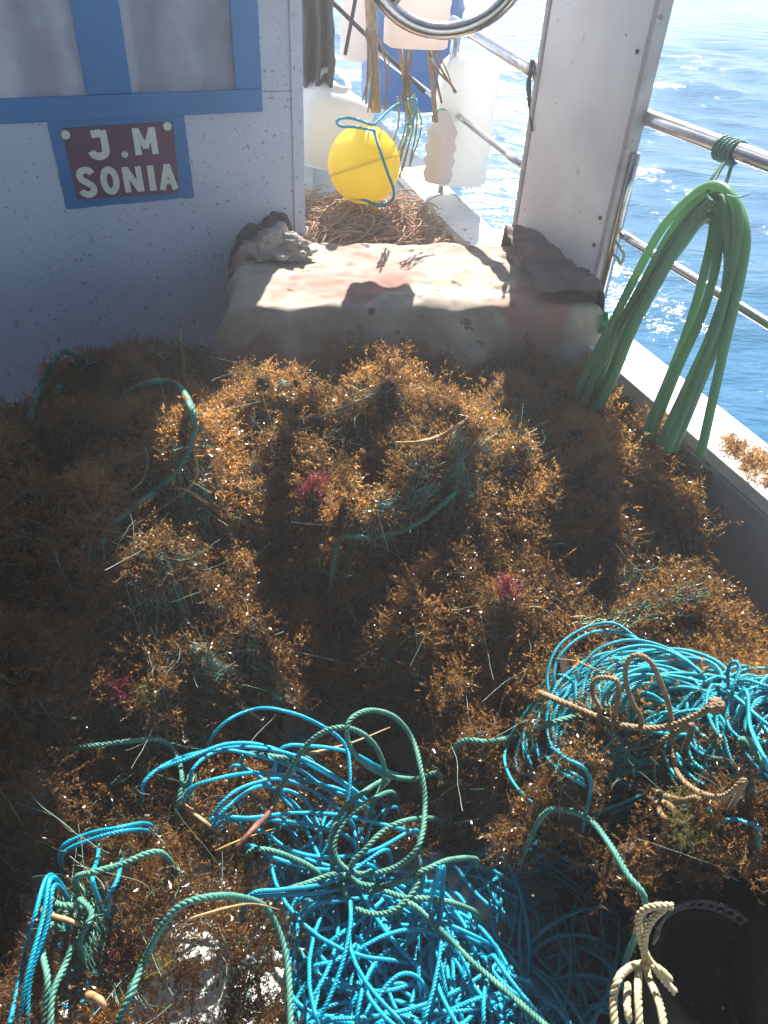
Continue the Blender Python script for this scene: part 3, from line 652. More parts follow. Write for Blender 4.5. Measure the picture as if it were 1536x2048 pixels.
for (x, y, n, sp, lb) in ((700, 1410, 9, .010, 'small yellow green weed tuft above the blue rope loops'), (285, 1380, 8, .010, 'yellow green weed tuft beside a dark red one at lower left'),
                          (1405, 1655, 34, .022, 'large fuzzy olive moss clump at the right below the tan rope'), (1020, 1095, 5, .008, 'tiny yellow weed sprig right of centre'), (1275, 1060, 6, .008, 'small yellow weed sprig on the right side of the heap'),
                          (325, 1925, 9, .012, 'yellow green tuft inside the big green rope loop at the bottom'), (1085, 1350, 8, .012, 'olive weed sprig at the left end of the turquoise coil')):
    clump('green_weed', [on(x, y, .012)], n, sp, FINE, M['moss'], lb, 'green weed', .8, 'yellow green weed tufts')

# ------------------------------------------------------------------ dark crate under the right part of the heap
c0 = atz(1075, 1640, 0); 
cr = empty('crate', [c0[0]+.45, c0[1]+.25, 0], 'dark wet crate under the turquoise rope coil at the right', 'crate')
mb = MB(); mb.box([c0[0]+.40, c0[1]+.10, .155], [.74, .20, .30]); mb.build('body', M['crate'], cr, smooth=False, bevel=.008)
mb = MB()
for (c, s) in (([c0[0]+.40, c0[1]-.012, .285], [.76, .02, .05]), ([c0[0]+.018, c0[1]+.10, .285], [.02, .20, .05])): mb.box(c, s)
mb.build('rim', M['crate'], cr, smooth=False, bevel=.004)

# ------------------------------------------------------------------ ropes
def path(pts, off=.012, ds=.01, bury=True):
    Q = [on(p[0], p[1], (p[2] if len(p) > 2 else off)) for p in pts]
    if bury:
        for i, j in ((0, 1), (-1, -2)):
            if 0 < pts[i][0] < 1536 and pts[i][1] < 2040:
                e = Q[i].copy(); dd = Q[i]-Q[j]; dd /= np.linalg.norm(dd)+1e-9; e = e+dd*.02; e[2] = max(float(Hh(e[0], e[1]))-.03, .005)
                Q = [e]+Q if i == 0 else Q+[e]
    return catmull(Q, ds)
def arcfill(mb, n, region, zr, Lr, r, hmin=.0, up=.35, curl=1.0):
    """loose arcs of the same rope: centre inside a photo region, each arc partly lifted"""
    xs = [p[0] for p in region]; ys = [p[1] for p in region]; k = 0
    while k < n:
        x, y = rng.uniform(min(xs), max(xs)), rng.uniform(min(ys), max(ys))
        if not inpoly(x, y, region): continue
        z = rng.uniform(*zr); c = atz(x, y, z); R_ = rng.uniform(*Lr); a0 = rng.uniform(0, 6.28); sw = rng.uniform(1.2, 4.5)*curl; ecc = rng.uniform(.45, 1); rot = rng.uniform(0, 3.14)
        t = np.linspace(0, sw, 22); xx = R_*np.cos(a0+t); yy = R_*ecc*np.sin(a0+t)
        X_ = xx*math.cos(rot)-yy*math.sin(rot); Y_ = xx*math.sin(rot)+yy*math.cos(rot); m0 = len(t)//2
        X_ -= X_[m0]; Y_ -= Y_[m0]
        Z_ = z+up*R_*rng.uniform(-.3, 1)*(np.sin(t/sw*math.pi)-.4)+.015*(fbm(t*1.5, t*0+k, 3)-.5)
        P = np.stack([c[0]+X_, c[1]+Y_, np.maximum(Z_, hmin)], -1)
        px, py = proj(P); okk = inpoly(px, py, region)
        # keep the longest run inside the region
        best = (0, 0); s0 = None
        for q in range(len(okk)+1):
            if q < len(okk) and okk[q]:
                if s0 is None: s0 = q
            elif s0 is not None:
                if q-s0 > best[1]-best[0]: best = (s0, q)
                s0 = None
        if best[1]-best[0] < 5: continue
        Q = P[best[0]:best[1]].copy(); u = np.linspace(0, 1, len(Q)); wgt = np.clip(np.minimum(u, 1-u)/.22, 0, 1); wgt = wgt*wgt*(3-2*wgt)
        base = np.maximum(Hh(Q[:, 0], Q[:, 1])-.005, hmin) if hmin > .1 else np.full(len(Q), hmin)
        Q[:, 2] = np.maximum(base+(Q[:, 2]-base)*wgt, hmin); rope(mb, resamp(Q, .01), r); k += 1
def coil_lay(mb, px, py, R0, R1, n, r, lift=.012, ecc=.8, jit=.02, seed=0, turns=(1.1, 2.2)):
    """a loose coil: overlapping near-concentric turns lying on the heap"""
    c = on(px, py, 0)
    for k in range(n):
        R_ = rng.uniform(R0, R1); t = np.linspace(0, rng.uniform(*turns)*2*math.pi, 60); a0 = rng.uniform(0, 6.28); rot = rng.normal(.3, .35); e = ecc*rng.uniform(.75, 1.15)
        RR = R_*(1+.12*np.sin(t*.5+a0)+.06*np.sin(t*1.3+k)); xx = RR*np.cos(a0+t); yy = RR*e*np.sin(a0+t); o = rng.normal(0, jit, 2)
        X_ = c[0]+o[0]+xx*math.cos(rot)-yy*math.sin(rot); Y_ = c[1]+o[1]*.7+xx*math.sin(rot)+yy*math.cos(rot)
        u = np.linspace(0, 1, 60); w_ = np.clip(np.minimum(u, 1-u)/.1, 0, 1)
        Hs = Hh(X_, Y_); Hs = np.convolve(np.pad(Hs, 4, 'edge'), np.ones(9)/9, 'valid')
        Z_ = Hs-.03*(1-w_)+w_*(lift*k/n*2.4+rng.uniform(.3, 1.3)*.016*(1+np.sin(t*1.1+a0)))
        rope(mb, catmull(np.stack([X_, Y_, Z_], -1)[::2], .008), r)
def coils(mb):
    coil_lay(mb, 1265, 1400, .07, .155, 30, RT, seed=1)
    coil_lay(mb, 1300, 1440, .03, .11, 22, RT, ecc=.7, jit=.03)
    coil_lay(mb, 1545, 1450, .05, .12, 24, RT, ecc=.9, jit=.03)
    coil_lay(mb, 1400, 1450, .05, .12, 9, RT, ecc=.6, jit=.04)
RB = .0038
mb = MB()
BLUE = [[(415,1492,.05),(450,1445,.12),(510,1418,.16),(570,1422,.18),(640,1450,.17),(690,1490,.14),(700,1560,.12),(685,1640,.10),(640,1720,.06)],
 [(290,1562,.06),(350,1520,.08),(430,1500,.11),(500,1508,.12),(590,1535,.10),(650,1575,.08),(730,1610,.05)],
 [(385,1540,.06),(440,1500,.10),(510,1495,.13),(600,1515,.13),(680,1560,.10),(740,1610,.06)],
 [(300,1548,.05),(380,1515,.09),(455,1488,.12),(530,1492,.12),(620,1530,.09),(700,1580,.05)],
 [(375,1582,.05),(440,1556,.09),(520,1546,.11),(610,1560,.09),(700,1590,.06)],
 [(422,1640,.04),(460,1590,.09),(515,1565,.12),(570,1560,.12),(640,1590,.08),(700,1640,.04)],
 [(432,1640,.04),(475,1598,.08),(525,1572,.10),(580,1600,.07),(630,1660,.04)],
 [(425,1636,.05),(500,1636,.09),(590,1626,.10),(680,1630,.09),(770,1650,.06),(830,1670,.04)],
 [(440,1645,.05),(530,1640,.09),(620,1650,.09),(700,1675,.06)],
 [(520,1660,.06),(580,1700,.07),(660,1715,.06),(750,1700,.06),(830,1660,.05)],
 [(500,1690,.05),(560,1720,.07),(650,1740,.06),(740,1730,.06)],
 [(560,1500,.10),(620,1492,.12),(700,1505,.12),(770,1540,.08),(830,1560,.05)],
 [(470,1530,.06),(540,1570,.06),(600,1640,.06),(640,1720,.05)],
 [(560,1580,.06),(610,1600,.08),(640,1660,.07),(640,1700,.05)],
 [(120,1700,.08),(170,1670,.10),(240,1655,.10),(300,1650,.06)],[(125,1710,.08),(180,1680,.11),(250,1662,.10),(300,1665,.05)],
 [(20,2048,.03),(45,1930,.06),(70,1830,.10),(100,1750,.10)],[(38,2048,.03),(55,1950,.06),(85,1840,.09),(105,1755,.10)],[(55,2060,.03),(60,1960,.05),(95,1850,.09),(110,1770,.1)],
 [(185,1760,.06),(195,1720,.06),(200,1690,.05)],[(215,1800,.05),(235,1760,.06),(245,1720,.05)],
 [(500,1790,.09),(560,1780,.10),(640,1770,.10),(700,1745,.08),(770,1700,.06)],[(495,1800,.08),(570,1790,.09),(650,1785,.09),(720,1770,.07)],
 [(880,1735,.12),(885,1780,.12),(880,1840,.06)],[(850,1840,.05),(875,1760,.14),(888,1735,.14)]]
for p in BLUE: rope(mb, path(p), RB)
CEN = [(560,1560),(700,1520),(850,1560),(870,1660),(900,1760),(960,1840),(1060,1920),(1160,2040),(1180,2120),(560,2120),(575,1950),(545,1830),(500,1740),(470,1650)]
CEN2 = [(400,1600),(450,1510),(560,1440),(700,1440),(800,1530),(850,1640),(700,1760),(520,1760)]
LOW = [(570,1780),(700,1740),(860,1740),(900,1760),(960,1840),(1060,1920),(1160,2040),(1180,2130),(560,2130),(575,1950)]
DRK = [(860,1660),(1000,1640),(1130,1680),(1240,1750),(1300,1900),(1290,2120),(1080,2120),(960,1860)]
arcfill(mb, 60, CEN2, (.012, .09), (.10, .24), RB, .006)
arcfill(mb, 60, CEN, (.012, .10), (.10, .30), RB, .006)
arcfill(mb, 215, LOW, (.012, .10), (.07, .27), RB, .006, up=.55)
arcfill(mb, 70, DRK, (.010, .06), (.15, .4), RB, .006, up=.15, curl=.8)
arcfill(mb, 26, [(60,1760),(330,1640),(350,1700),(250,1900),(200,2060),(60,2060)], (.015, .10), (.08, .2), RB, .006)
arcfill(mb, 14, [(120,1900),(260,1880),(300,2100),(120,2100)], (.015, .13), (.03, .09), RB, .006, up=.8)
tag(mb.build('blue_rope', M['rblue']), 'big loose heap of bright blue rope over the white deck at the bottom centre', 'rope', 'coils of blue and turquoise rope')
print('blue verts', mb.n)
mb = MB(); RT = .0034
TUR = [[(1098,1400,.05),(1095,1350,.07),(1115,1295,.08),(1165,1258,.08),(1225,1246,.08),(1270,1275,.06),(1300,1300,.05)],
 [(1105,1380,.05),(1115,1320,.08),(1160,1275,.09),(1215,1262,.08),(1280,1285,.06)],
 [(1150,1410,.05),(1155,1350,.08),(1195,1300,.10),(1260,1280,.10),(1330,1295,.09),(1385,1330,.06),(1430,1390,.03)],
 [(1160,1415,.05),(1175,1350,.08),(1225,1305,.10),(1300,1292,.10),(1370,1320,.08),(1420,1370,.04)],
 [(1200,1430,.04),(1210,1390,.07),(1250,1350,.08),(1300,1340,.06)],
 [(1085,1370,.04),(1115,1350,.06),(1140,1360,.05),(1135,1400,.03)],
 [(1460,1440,.04),(1465,1380,.09),(1480,1340,.11),(1470,1320,.12),(1455,1345,.10),(1462,1420,.04)],
 [(1430,1370,.05),(1480,1400,.09),(1536,1450,.09),(1620,1500,.06)],[(1440,1385,.05),(1500,1420,.08),(1560,1500,.06)],
 [(1470,1440,.06),(1510,1380,.10),(1560,1330,.08)],[(1475,1365,.09),(1540,1375,.10),(1620,1400,.08)],[(1490,1380,.10),(1500,1450,.09),(1530,1520,.08),(1560,1590,.05)],
 [(1075,1490,.02),(1110,1525,.04),(1150,1550,.05),(1215,1590,.03)],[(1085,1505,.02),(1120,1540,.04),(1160,1565,.05),(1205,1590,.03)],[(1095,1490,.03),(1130,1515,.05),(1180,1555,.05)],
 [(1300,1595,.02),(1360,1610,.05),(1420,1620,.03)],[(1300,1620,.03),(1330,1635,.05),(1370,1650,.03)],[(1310,1650,.03),(1345,1660,.05),(1370,1675,.03)],[(1280,1560,.03),(1330,1590,.05),(1370,1620,.03)],
 [(1455,1640,.03),(1490,1645,.05),(1520,1660,.03)]]
for p in TUR: rope(mb, path(p), RT)
coils(mb)
0 and arcfill(mb, 150, [(1100,1400),(1110,1310),(1180,1262),(1300,1280),(1400,1320),(1460,1420),(1450,1540),(1380,1590),(1340,1480),(1200,1440)], (.41, .45), (.07, .2), RT, .38, up=.2)
0 and arcfill(mb, 85, [(1390,1340),(1440,1290),(1660,1290),(1660,1600),(1480,1590),(1440,1480)], (.41, .47), (.06, .2), RT, .38, up=.35)
tag(mb.build('turquoise_rope', M['rcyan']), 'coil of bright turquoise rope lying at the right of the seaweed heap', 'rope', 'coils of blue and turquoise rope')
RG = .0058
GREEN = [('pale green rope loop standing over the left mound against the wheelhouse wall', [[(62,832,.02),(80,780,.05),(105,725,.08),(125,704,.09),(148,708,.08),(160,730,.05)], [(104,818,.02),(112,790,.04),(122,772,.03)]], .008),
 ('dark green rope arching over the shaded left mound', [[(250,790,.0),(300,765,.03),(350,768,.05),(380,810,.06),(388,865,.05),(368,920,.04),(320,975,.03),(260,1020,.02),(215,1055,.01)]], .008),
 ('teal rope curving through the middle of the heap below the pink tuft', [[(680,1080,.01),(740,1076,.02),(800,1062,.03),(860,1030,.03),(910,985,.03),(965,940,.01)]], .0065),
 ('short green rope end in the shade left of the blue loops', [[(395,1305,.0),(430,1330,.02),(470,1348,.025),(510,1368,.02),(550,1395,.0)]], .007),
 ('thick green rope lying between the seaweed and the tan rope at right of centre', [[(925,1482,.03),(980,1484,.05),(1040,1470,.05),(1100,1448,.05),(1160,1430,.05),(1215,1410,.03)]], .0058),
 ('large looped green rope lying over the blue rope in the bottom centre', [
   [(545,1612,.06),(570,1560,.12),(605,1500,.18),(645,1465,.21),(690,1455,.22),(735,1475,.20),(762,1515,.16),(768,1560,.10),(745,1610,.06)],
   [(875,1546,.07),(830,1558,.10),(770,1550,.14),(720,1520,.18),(695,1480,.22),(700,1440,.24),(740,1421,.25),(790,1435,.24),(825,1480,.20),(842,1540,.17),(850,1610,.15),(838,1690,.12),(790,1735,.10),(720,1748,.10),(680,1728,.11),(668,1690,.12),(690,1640,.13),(735,1605,.12),(785,1586,.07)],
   [(880,1640,.05),(820,1640,.10),(770,1660,.12),(730,1700,.12),(700,1735,.10)],
   [(665,1730,.08),(662,1680,.12),(680,1630,.13),(720,1590,.12),(775,1560,.07)],
   [(560,1790,.06),(620,1765,.09),(680,1750,.10)],[(950,1718,.03),(900,1720,.08),(850,1740,.10),(780,1770,.09),(720,1768,.08),(690,1750,.08)],
   [(686,1770,.09),(700,1808,.10),(745,1828,.11),(790,1820,.11),(830,1780,.10),(845,1740,.08)],
   [(750,1780,.08),(810,1795,.10),(880,1800,.10),(950,1825,.04)],
   [(812,1805,.10),(870,1850,.11),(940,1920,.11),(1010,1980,.11),(1090,2050,.11),(1150,2100,.11)],
   [(505,1700,.06),(570,1710,.08),(640,1750,.07)],[(490,1510,.08),(560,1515,.10),(620,1520,.08)]], .0052),
 ('green rope running along the shaded weed and down at lower left', [[(140,1498,.03),(200,1490,.05),(260,1482,.06),(318,1480,.06),(350,1505,.06),(364,1555,.05),(356,1610,.04),(350,1680,.01)]], .0050),
 ('thick green rope bowed over the weed clump at the bottom left', [[(235,2046,.04),(262,1985,.07),(290,1920,.10),(320,1860,.13),(360,1812,.14),(420,1794,.14),(480,1795,.13),(530,1815,.11),(560,1870,.09),(576,1940,.07),(582,2060,.04)]], .0055),
 ('green rope twisting down the left edge at the bottom', [[(230,1500,.02),(150,1760,.08),(185,1745,.10),(240,1730,.10),(320,1705,.07)][1:], [(155,1880,.05),(130,1930,.07),(105,1990,.08),(100,2060,.06)], [(100,1850,.07),(85,1900,.08),(95,1960,.08),(88,2050,.05)], [(90,1795,.06),(120,1810,.08),(165,1818,.06)], [(160,1800,.06),(185,1830,.07),(160,1880,.06)]], .0052),
 ('dark green rope hanging down past the front of the crate at right', [[(1085,1632,.16),(1130,1620,.20),(1180,1640,.22),(1220,1690,.22),(1255,1750,.20),(1290,1810,.16)]], .0050),
 ('frayed green rope crossing the weed left of the tan rope loops', [[(1185,1430,.03),(1215,1460,.05),(1235,1500,.05),(1240,1560,.04),(1238,1620,.03)]], .0052),
 ("short green rope end at the right edge over the turquoise rope", [[(1490,1480,.05),(1536,1530,.06),(1590,1570,.05)]], .007)]
for lb, paths, r in GREEN:
    mb = MB(); tn = rng.uniform(.2, .9)
    for p in paths: rope(mb, path(p), r, tone=tn)
    tag(mb.build('green_rope', M['rgreen']), lb, 'rope', 'green ropes tangled in the catch')
TAN = [('tan rope with a knotted end lying over the turquoise coil', [[(1080,1385,0.095),(1120,1402,0.105),(1180,1428,0.115),(1250,1452,0.125),(1320,1456,0.135),(1375,1440,0.145),(1425,1412,0.155)]], .0058, 'rtan'),
 ('thin tan rope standing in tall loops over the turquoise coil', [[(1200,1425,0.085),(1186,1390,0.135),(1188,1362,0.165),(1212,1355,0.165),(1238,1378,0.125)], [(1283,1450,0.095),(1262,1400,0.155),(1250,1350,0.205),(1258,1318,0.225),(1280,1310,0.225),(1305,1330,0.205),(1325,1375,0.165),(1342,1430,0.125),(1346,1500,0.105),(1358,1550,0.105),(1400,1585,0.085),(1450,1592,0.085),(1490,1560,0.085)]], .0045, 'rtan'),
 ('pair of tan ropes at right under the turquoise coil', [[(1275,1560,0.075),(1310,1582,0.095),(1360,1600,0.095),(1400,1600,0.085)], [(1262,1575,0.075),(1300,1595,0.095),(1350,1625,0.075)], [(1305,1600,0.085),(1322,1630,0.095),(1330,1655,0.075)], [(1320,1488,0.095),(1345,1470,0.105),(1385,1450,0.115)]], .0050, 'rtan'),
 ('cream rope knotted and looped in front of the dark basket at bottom right', [[(1345,1812,.26),(1305,1813,.27),(1280,1828,.27),(1278,1865,.26),(1290,1905,.25),(1320,1950,.22),(1350,1985,.2)], [(1330,1815,.26),(1300,1845,.27),(1288,1890,.26),(1296,1950,.22),(1320,2010,.2),(1330,2070,.2)], [(1232,2070,.16),(1226,2000,.20),(1240,1952,.23),(1275,1928,.25),(1310,1932,.25),(1342,1960,.22)], [(1277,1935,.22),(1276,1990,.2),(1280,2070,.18)], [(1256,1970,.15),(1254,2010,.17),(1258,2040,.15)]], .0052, 'rcream')]
for lb, paths, r, m in TAN:
    mb = MB()
    for p in paths: rope(mb, path(p, bury='knotted' not in lb), r)
    if 'knotted end' in lb:
        c = on(1432, 1412, .12)
        for k in range(6):
            a = rng.uniform(0, 6.28, 1)[0]; t = np.linspace(0, 6.0, 26); u1 = rng.normal(size=3); u1 /= np.linalg.norm(u1); u2 = np.cross(u1, rng.normal(size=3)); u2 /= np.linalg.norm(u2)
            rope(mb, c+.010*(np.cos(t)[:, None]*u1+np.sin(t)[:, None]*u2), .0045)
    tag(mb.build('cream_rope' if m == 'rcream' else 'tan_rope', M[m]), lb, 'rope', 'tan ropes' if m == 'rtan' else None)

# ------------------------------------------------------------------ stems and straws
STEMS = [('pale forked stem lying across the left mound where shade meets sun', [[(385,895,.02),(395,940,.05),(378,975,.05),(330,1010,.05),(280,1045,.03),(225,1085,.01)], [(330,975,.03),(370,978,.05),(410,1005,.04),(455,1035,.02),(510,1052,.0)], [(390,970,.05),(425,956,.05)]], .0042, 'stem'),
 ('thick pale stem lying in the sunny middle of the heap', [[(790,886,.02),(840,884,.035),(885,870,.04),(915,852,.04),(935,836,.03)]], .0048, 'stem'),
 ('short curved stem at the upper right of the heap', [[(1062,852,.02),(1085,850,.03),(1102,838,.03),(1107,822,.02)]], .006, 'stem'),
 ('long yellow straw lying in the upper heap below the box', [[(640,835,.03),(690,800,.04),(740,775,.045),(822,742,.03)]], .0020, 'straw'),
 ('short yellow straw just below the long one', [[(672,850,.03),(715,822,.04),(760,790,.03)]], .0018, 'straw'),
 ('brown vertical twig sticking up in front of the wheelhouse', [[(368,760,.0),(366,720,.05),(362,690,.09),(361,660,.11)]], .005, 'stem'),
 ('red brown stem lying over blue rope at lower centre', [[(470,1700,.10),(505,1660,.12),(530,1635,.12),(546,1612,.10)]], .006, 'redstem'),
 ('thin pale twig crossing the turquoise coil', [[(1110,1318,.08),(1150,1322,.09),(1190,1338,.09),(1222,1348,.08)]], .0016, 'stem'),
 ('arched orange stem above the turquoise coil', [[(1025,1228,.02),(1060,1214,.05),(1090,1220,.05),(1125,1255,.02)]], .0022, 'stem'),
 ('bent straw sticking out of the moss clump at right', [[(1405,1690,.03),(1395,1655,.05),(1410,1625,.06),(1422,1600,.05)]], .002, 'straw'),
 ('pale dry stem at the far lower left', [[(75,1815,.07),(100,1830,.09),(135,1840,.09),(160,1850,.07)]], .0065, 'stem'),
 ('pale stem diagonal below the shaded green rope', [[(355,1600,.03),(385,1625,.05),(410,1645,.05),(440,1670,.02)]], .0055, 'stem'),
 ('thin yellow stem over weed left of the red brown stem', [[(430,1702,.08),(480,1680,.10),(545,1658,.10)]], .0018, 'straw'),
 ('thin brown stem trailing along the bowed green rope', [[(330,1880,.12),(355,1850,.14),(420,1825,.15),(500,1808,.14),(560,1820,.10)]], .0022, 'stem'),
 ('stubby pale twig at the right of the heap', [[(1275,1125,.02),(1290,1110,.03),(1296,1098,.03)]], .005, 'stem'),
 ('pale stem above the blue loops', [[(470,1405,.03),(500,1425,.04),(525,1440,.03)]], .0045, 'stem'),
 ('thin stem crossing behind the green loop', [[(560,1520,.1),(690,1490,.12),(780,1455,.1)]], .003, 'stem'),
 ('short pale stem at the bottom left corner', [[(175,1990,.08),(200,2000,.1),(212,2018,.08)]], .007, 'stem')]
M['redstem'] = mat('red_brown_stem', (.2, .07, .04), .6, var=(.12, .04, .03), vs=60, bump=.002, bs=120)
for lb, paths, r, m in STEMS:
    mb = MB()
    for p in paths:
        P = path(p, bury=False); tube(mb, P, r*np.interp(np.arange(len(P)), [0, len(P)*.3, len(P)-1], [.7, 1, .45])*(1+.12*np.sin(np.arange(len(P))*1.3)), 8)
    tag(mb.build('dry_stem', M[m]), lb, 'stem', 'dry stems in the catch')

# ------------------------------------------------------------------ fine net filaments
mb = MB()
def filament(c, L, r, tn, curl=4):
    n = 12; d = rng.normal(size=3)*np.array([1, 1, .45]); d /= np.linalg.norm(d); cv = rng.normal(size=3)*curl/n; P = [np.array(c)]
    for k in range(n): 
        P.append(P[-1]+d*L/n); d = d+cv+rng.normal(size=3)*.12; d /= np.linalg.norm(d)
    P = np.array(P); hh = Hh(P[:, 0], P[:, 1])+.008; P[:, 2] = np.maximum(P[:, 2], hh)
    if weedmask(P[-1:, 0], P[-1:, 1], P[-1:, 2])[0]: tube(mb, P, r, 3, tone=tn, cap=False)
NETS = [(560,800,60,60),(520,960,45,90),(870,960,110,150),(800,1010,80,60),(1050,820,70,60),(1050,880,80,80),(370,1010,60,60),(400,1060,60,60),(370,1120,50,60),(330,1250,60,90),(430,1340,80,40),
        (680,820,80,60),(900,860,90,50),(1220,1200,110,60),(1330,1130,80,60),(1000,1280,80,60),(300,1500,90,40),(400,1640,60,80),(280,1700,90,60),(150,1900,70,90),(500,1950,70,80),(1210,1550,50,90),(1260,1480,40,60),(120,900,100,60),(150,1100,120,100),(960,940,80,50)]
for (x, y, n, sp) in NETS:
    for k in range(int(n*.6)):
        q = (x+rng.normal(0, sp*.6), y+rng.normal(0, sp*.45)); c = on(*q, .012)
        if weedmask(c[:1], c[1:2], c[2:3])[0]: filament(c, rng.uniform(.03, .12), rng.uniform(.0003, .0006), rng.choice([0, 0, .2, 1]), rng.uniform(2, 9))
for k in range(520):
    q = (rng.uniform(0, 1420), rng.uniform(740, 2030)); c = on(*q, .014)
    if weedmask(c[:1], c[1:2], c[2:3])[0]: filament(c, rng.uniform(.05, .2), rng.uniform(.0003, .0007), rng.uniform(.3, 1), rng.uniform(2, 10))
tag(mb.build('net_filaments', M['filament']), kind='stuff')
# knotted lumps of net (mesh bands draped between mounds)
def netpatch(px, py, W, Hh_, ang, label, cell=.011, seed=0):
    """draped piece of diamond mesh"""
    c = on(px, py, 0); nu, nv = int(W/cell), int(Hh_/cell); mb = MB(); ca, sa = math.cos(ang), math.sin(ang)
    def pt(a, b):
        u = (a/nu-.5)*W*(.55+.45*math.sin(b*.35+seed)); v = (b/nv-.5)*Hh_*.8
        u += .02*(float(fbm(np.array(a*.2+seed), np.array(b*.2), seed))-.5)*2; v += .03*(float(fbm(np.array(a*.25), np.array(b*.25+seed), seed+4))-.5)*2
        x = c[0]+u*ca-v*sa; y = c[1]+u*sa+v*ca
        return np.array([x, y, float(Hh(x, y))+.022+.02*(float(fbm(np.array(a*.45), np.array(b*.45), seed+8))-.4)])
    G = [[pt(a+.5*(b % 2), b) for a in range(nu)] for b in range(nv)]
    for s_ in (0, 1):
        for a0 in range(-nv//2, nu+nv//2):
            L_ = []; a = a0
            for b in range(nv):
                if 0 <= a < nu: L_.append(G[b][a])
                elif len(L_) > 2: break
                a += ((b % 2) if s_ == 0 else -(1-b % 2))
            if len(L_) > 2: tube(mb, np.array(L_), .00055, 3, tone=rng.choice([0, .15, .4]), cap=False)
    tag(mb.build('fishing_net', M['filament']), label, 'fishing net', 'pieces of green net mesh')
def netband(a, b, wd, n=26, lab='', r=.0011):
    mb = MB(); A = on(*a, .015); B = on(*b, .015)
    for k in range(n):
        o = rng.uniform(-1, 1, 2)*wd/2; P = []
        for t in np.linspace(0, 1, 14):
            q = np.array(a)*(1-t)+np.array(b)*t+o*(.4+1.2*abs(t-.5))*1.3+rng.normal(0, 4, 2)
            c = on(q[0], q[1], .016+.012*rng.random()); P.append(c)
        tube(mb, catmull(P, .01), rng.uniform(.5, 1)*r, 3, tone=rng.choice([0, .1, .7]), cap=False)
    tag(mb.build('net_strand', M['filament']), lab, 'fishing net', 'green net strands twisted in the weed')
netband((740, 1060), (1010, 890), 60, 30, 'pale green net strands running along the teal rope in the middle')
netband((640, 830), (760, 760), 40, 14, 'thin bundle of green net strands under the yellow straws')
netband((500, 880), (520, 1000), 40, 12, 'green net strands left of the pink tuft')
netband((400, 1310), (560, 1400), 40, 16, 'green net strands around the short rope end in the shade')
netband((365, 1610), (400, 1480), 40, 18, 'turquoise net strands beside the shaded green rope')
netband((1180, 1240), (1400, 1190), 60, 22, 'fine net strands above the turquoise coil')
netband((140, 1790), (260, 1980), 60, 30, 'green net strands at the bottom left')

netpatch(385, 1045, .16, .13, .6, 'piece of green net mesh below the forked pale stem', seed=1)
netpatch(560, 830, .17, .12, -.4, 'piece of green net mesh in the upper left of the sunny heap', seed=2)
netpatch(915, 940, .24, .12, .5, 'piece of green net mesh beside the teal rope right of the pink tuft', seed=3)
netpatch(1070, 860, .15, .13, 1.1, 'piece of green net mesh near the short curved stem at the upper right', seed=4)
netpatch(330, 1240, .13, .16, 1.4, 'piece of green net mesh in the shadow left of the deep gap', seed=5)
netpatch(1290, 1180, .24, .09, .1, 'piece of green net mesh just above the turquoise coil', seed=6)
netpatch(520, 1370, .18, .09, -.3, 'piece of green net mesh above the blue rope loops', seed=7)
netpatch(180, 1850, .12, .16, .9, 'piece of green net mesh at the lower left corner under green rope', seed=8)
# ------------------------------------------------------------------ green hose hung from the rail
mb = MB(); hoseP = []
def hp(px, py, off): return glp(px, py, off)
HO = [[(1165,810,-.29),(1195,745,-.26),(1240,650,-.22),(1290,560,-.19),(1345,460,-.15),(1400,395,-.12),(1435,372,-.11),(1470,400,-.11),(1492,470,-.12),(1478,570,-.14),(1452,680,-.17),(1432,770,-.20),(1400,915,-.26)],
      [(1185,820,-.27),(1215,760,-.24),(1258,655,-.21),(1310,560,-.18),(1365,465,-.14),(1410,402,-.11),(1440,385,-.10),(1462,430,-.11),(1470,510,-.12),(1450,640,-.16),(1400,770,-.20),(1345,905,-.27)],
      [(1150,800,-.3),(1180,730,-.27),(1222,650,-.24),(1275,545,-.20),(1325,455,-.17),(1385,392,-.13),(1425,370,-.13),(1458,385,-.13),(1478,440,-.13),(1462,560,-.15),(1425,690,-.18),(1385,800,-.22),(1332,905,-.27)],
      [(1170,800,-.28),(1205,720,-.23),(1262,615,-.20),(1330,500,-.16),(1390,420,-.12),(1425,395,-.10),(1440,440,-.11),(1430,540,-.13),(1400,640,-.16),(1355,740,-.19),(1300,880,-.27)],
      [(1195,800,-.26),(1228,735,-.23),(1275,640,-.20),(1340,520,-.15),(1398,430,-.11),(1428,410,-.09),(1425,470,-.10),(1405,560,-.13),(1375,660,-.16),(1340,750,-.2),(1285,880,-.28)],
      [(1190,780,-.26),(1230,690,-.21),(1300,580,-.17),(1365,490,-.12),(1415,430,-.10),(1450,470,-.10),(1455,560,-.13),(1425,660,-.16),(1380,760,-.19),(1318,890,-.26)]]
for p in HO:
    tube(mb, catmull([hp(*q) for q in p], .02), .0108, 12)
for p, dx, do in ((HO[1], -12, -.018), (HO[5], 14, .02)):
    n_ = len(p); tube(mb, catmull([hp(q[0]+dx*math.sin(math.pi*min(1, .15+abs(i/(n_-1)-.5)*2)*.5)*(1 if i > n_/2 else -.9), q[1]+(8 if q[1] < 450 else 0), q[2]+do) for i, q in enumerate(p)], .02), .0112, 12)
tag(mb.build('green_hose', M['hose']), 'thick green hose hung in a tall coil from the top rail at the right', 'hose')
mb = MB()
kx = [(1432, 395), (1440, 350), (1460, 300)]
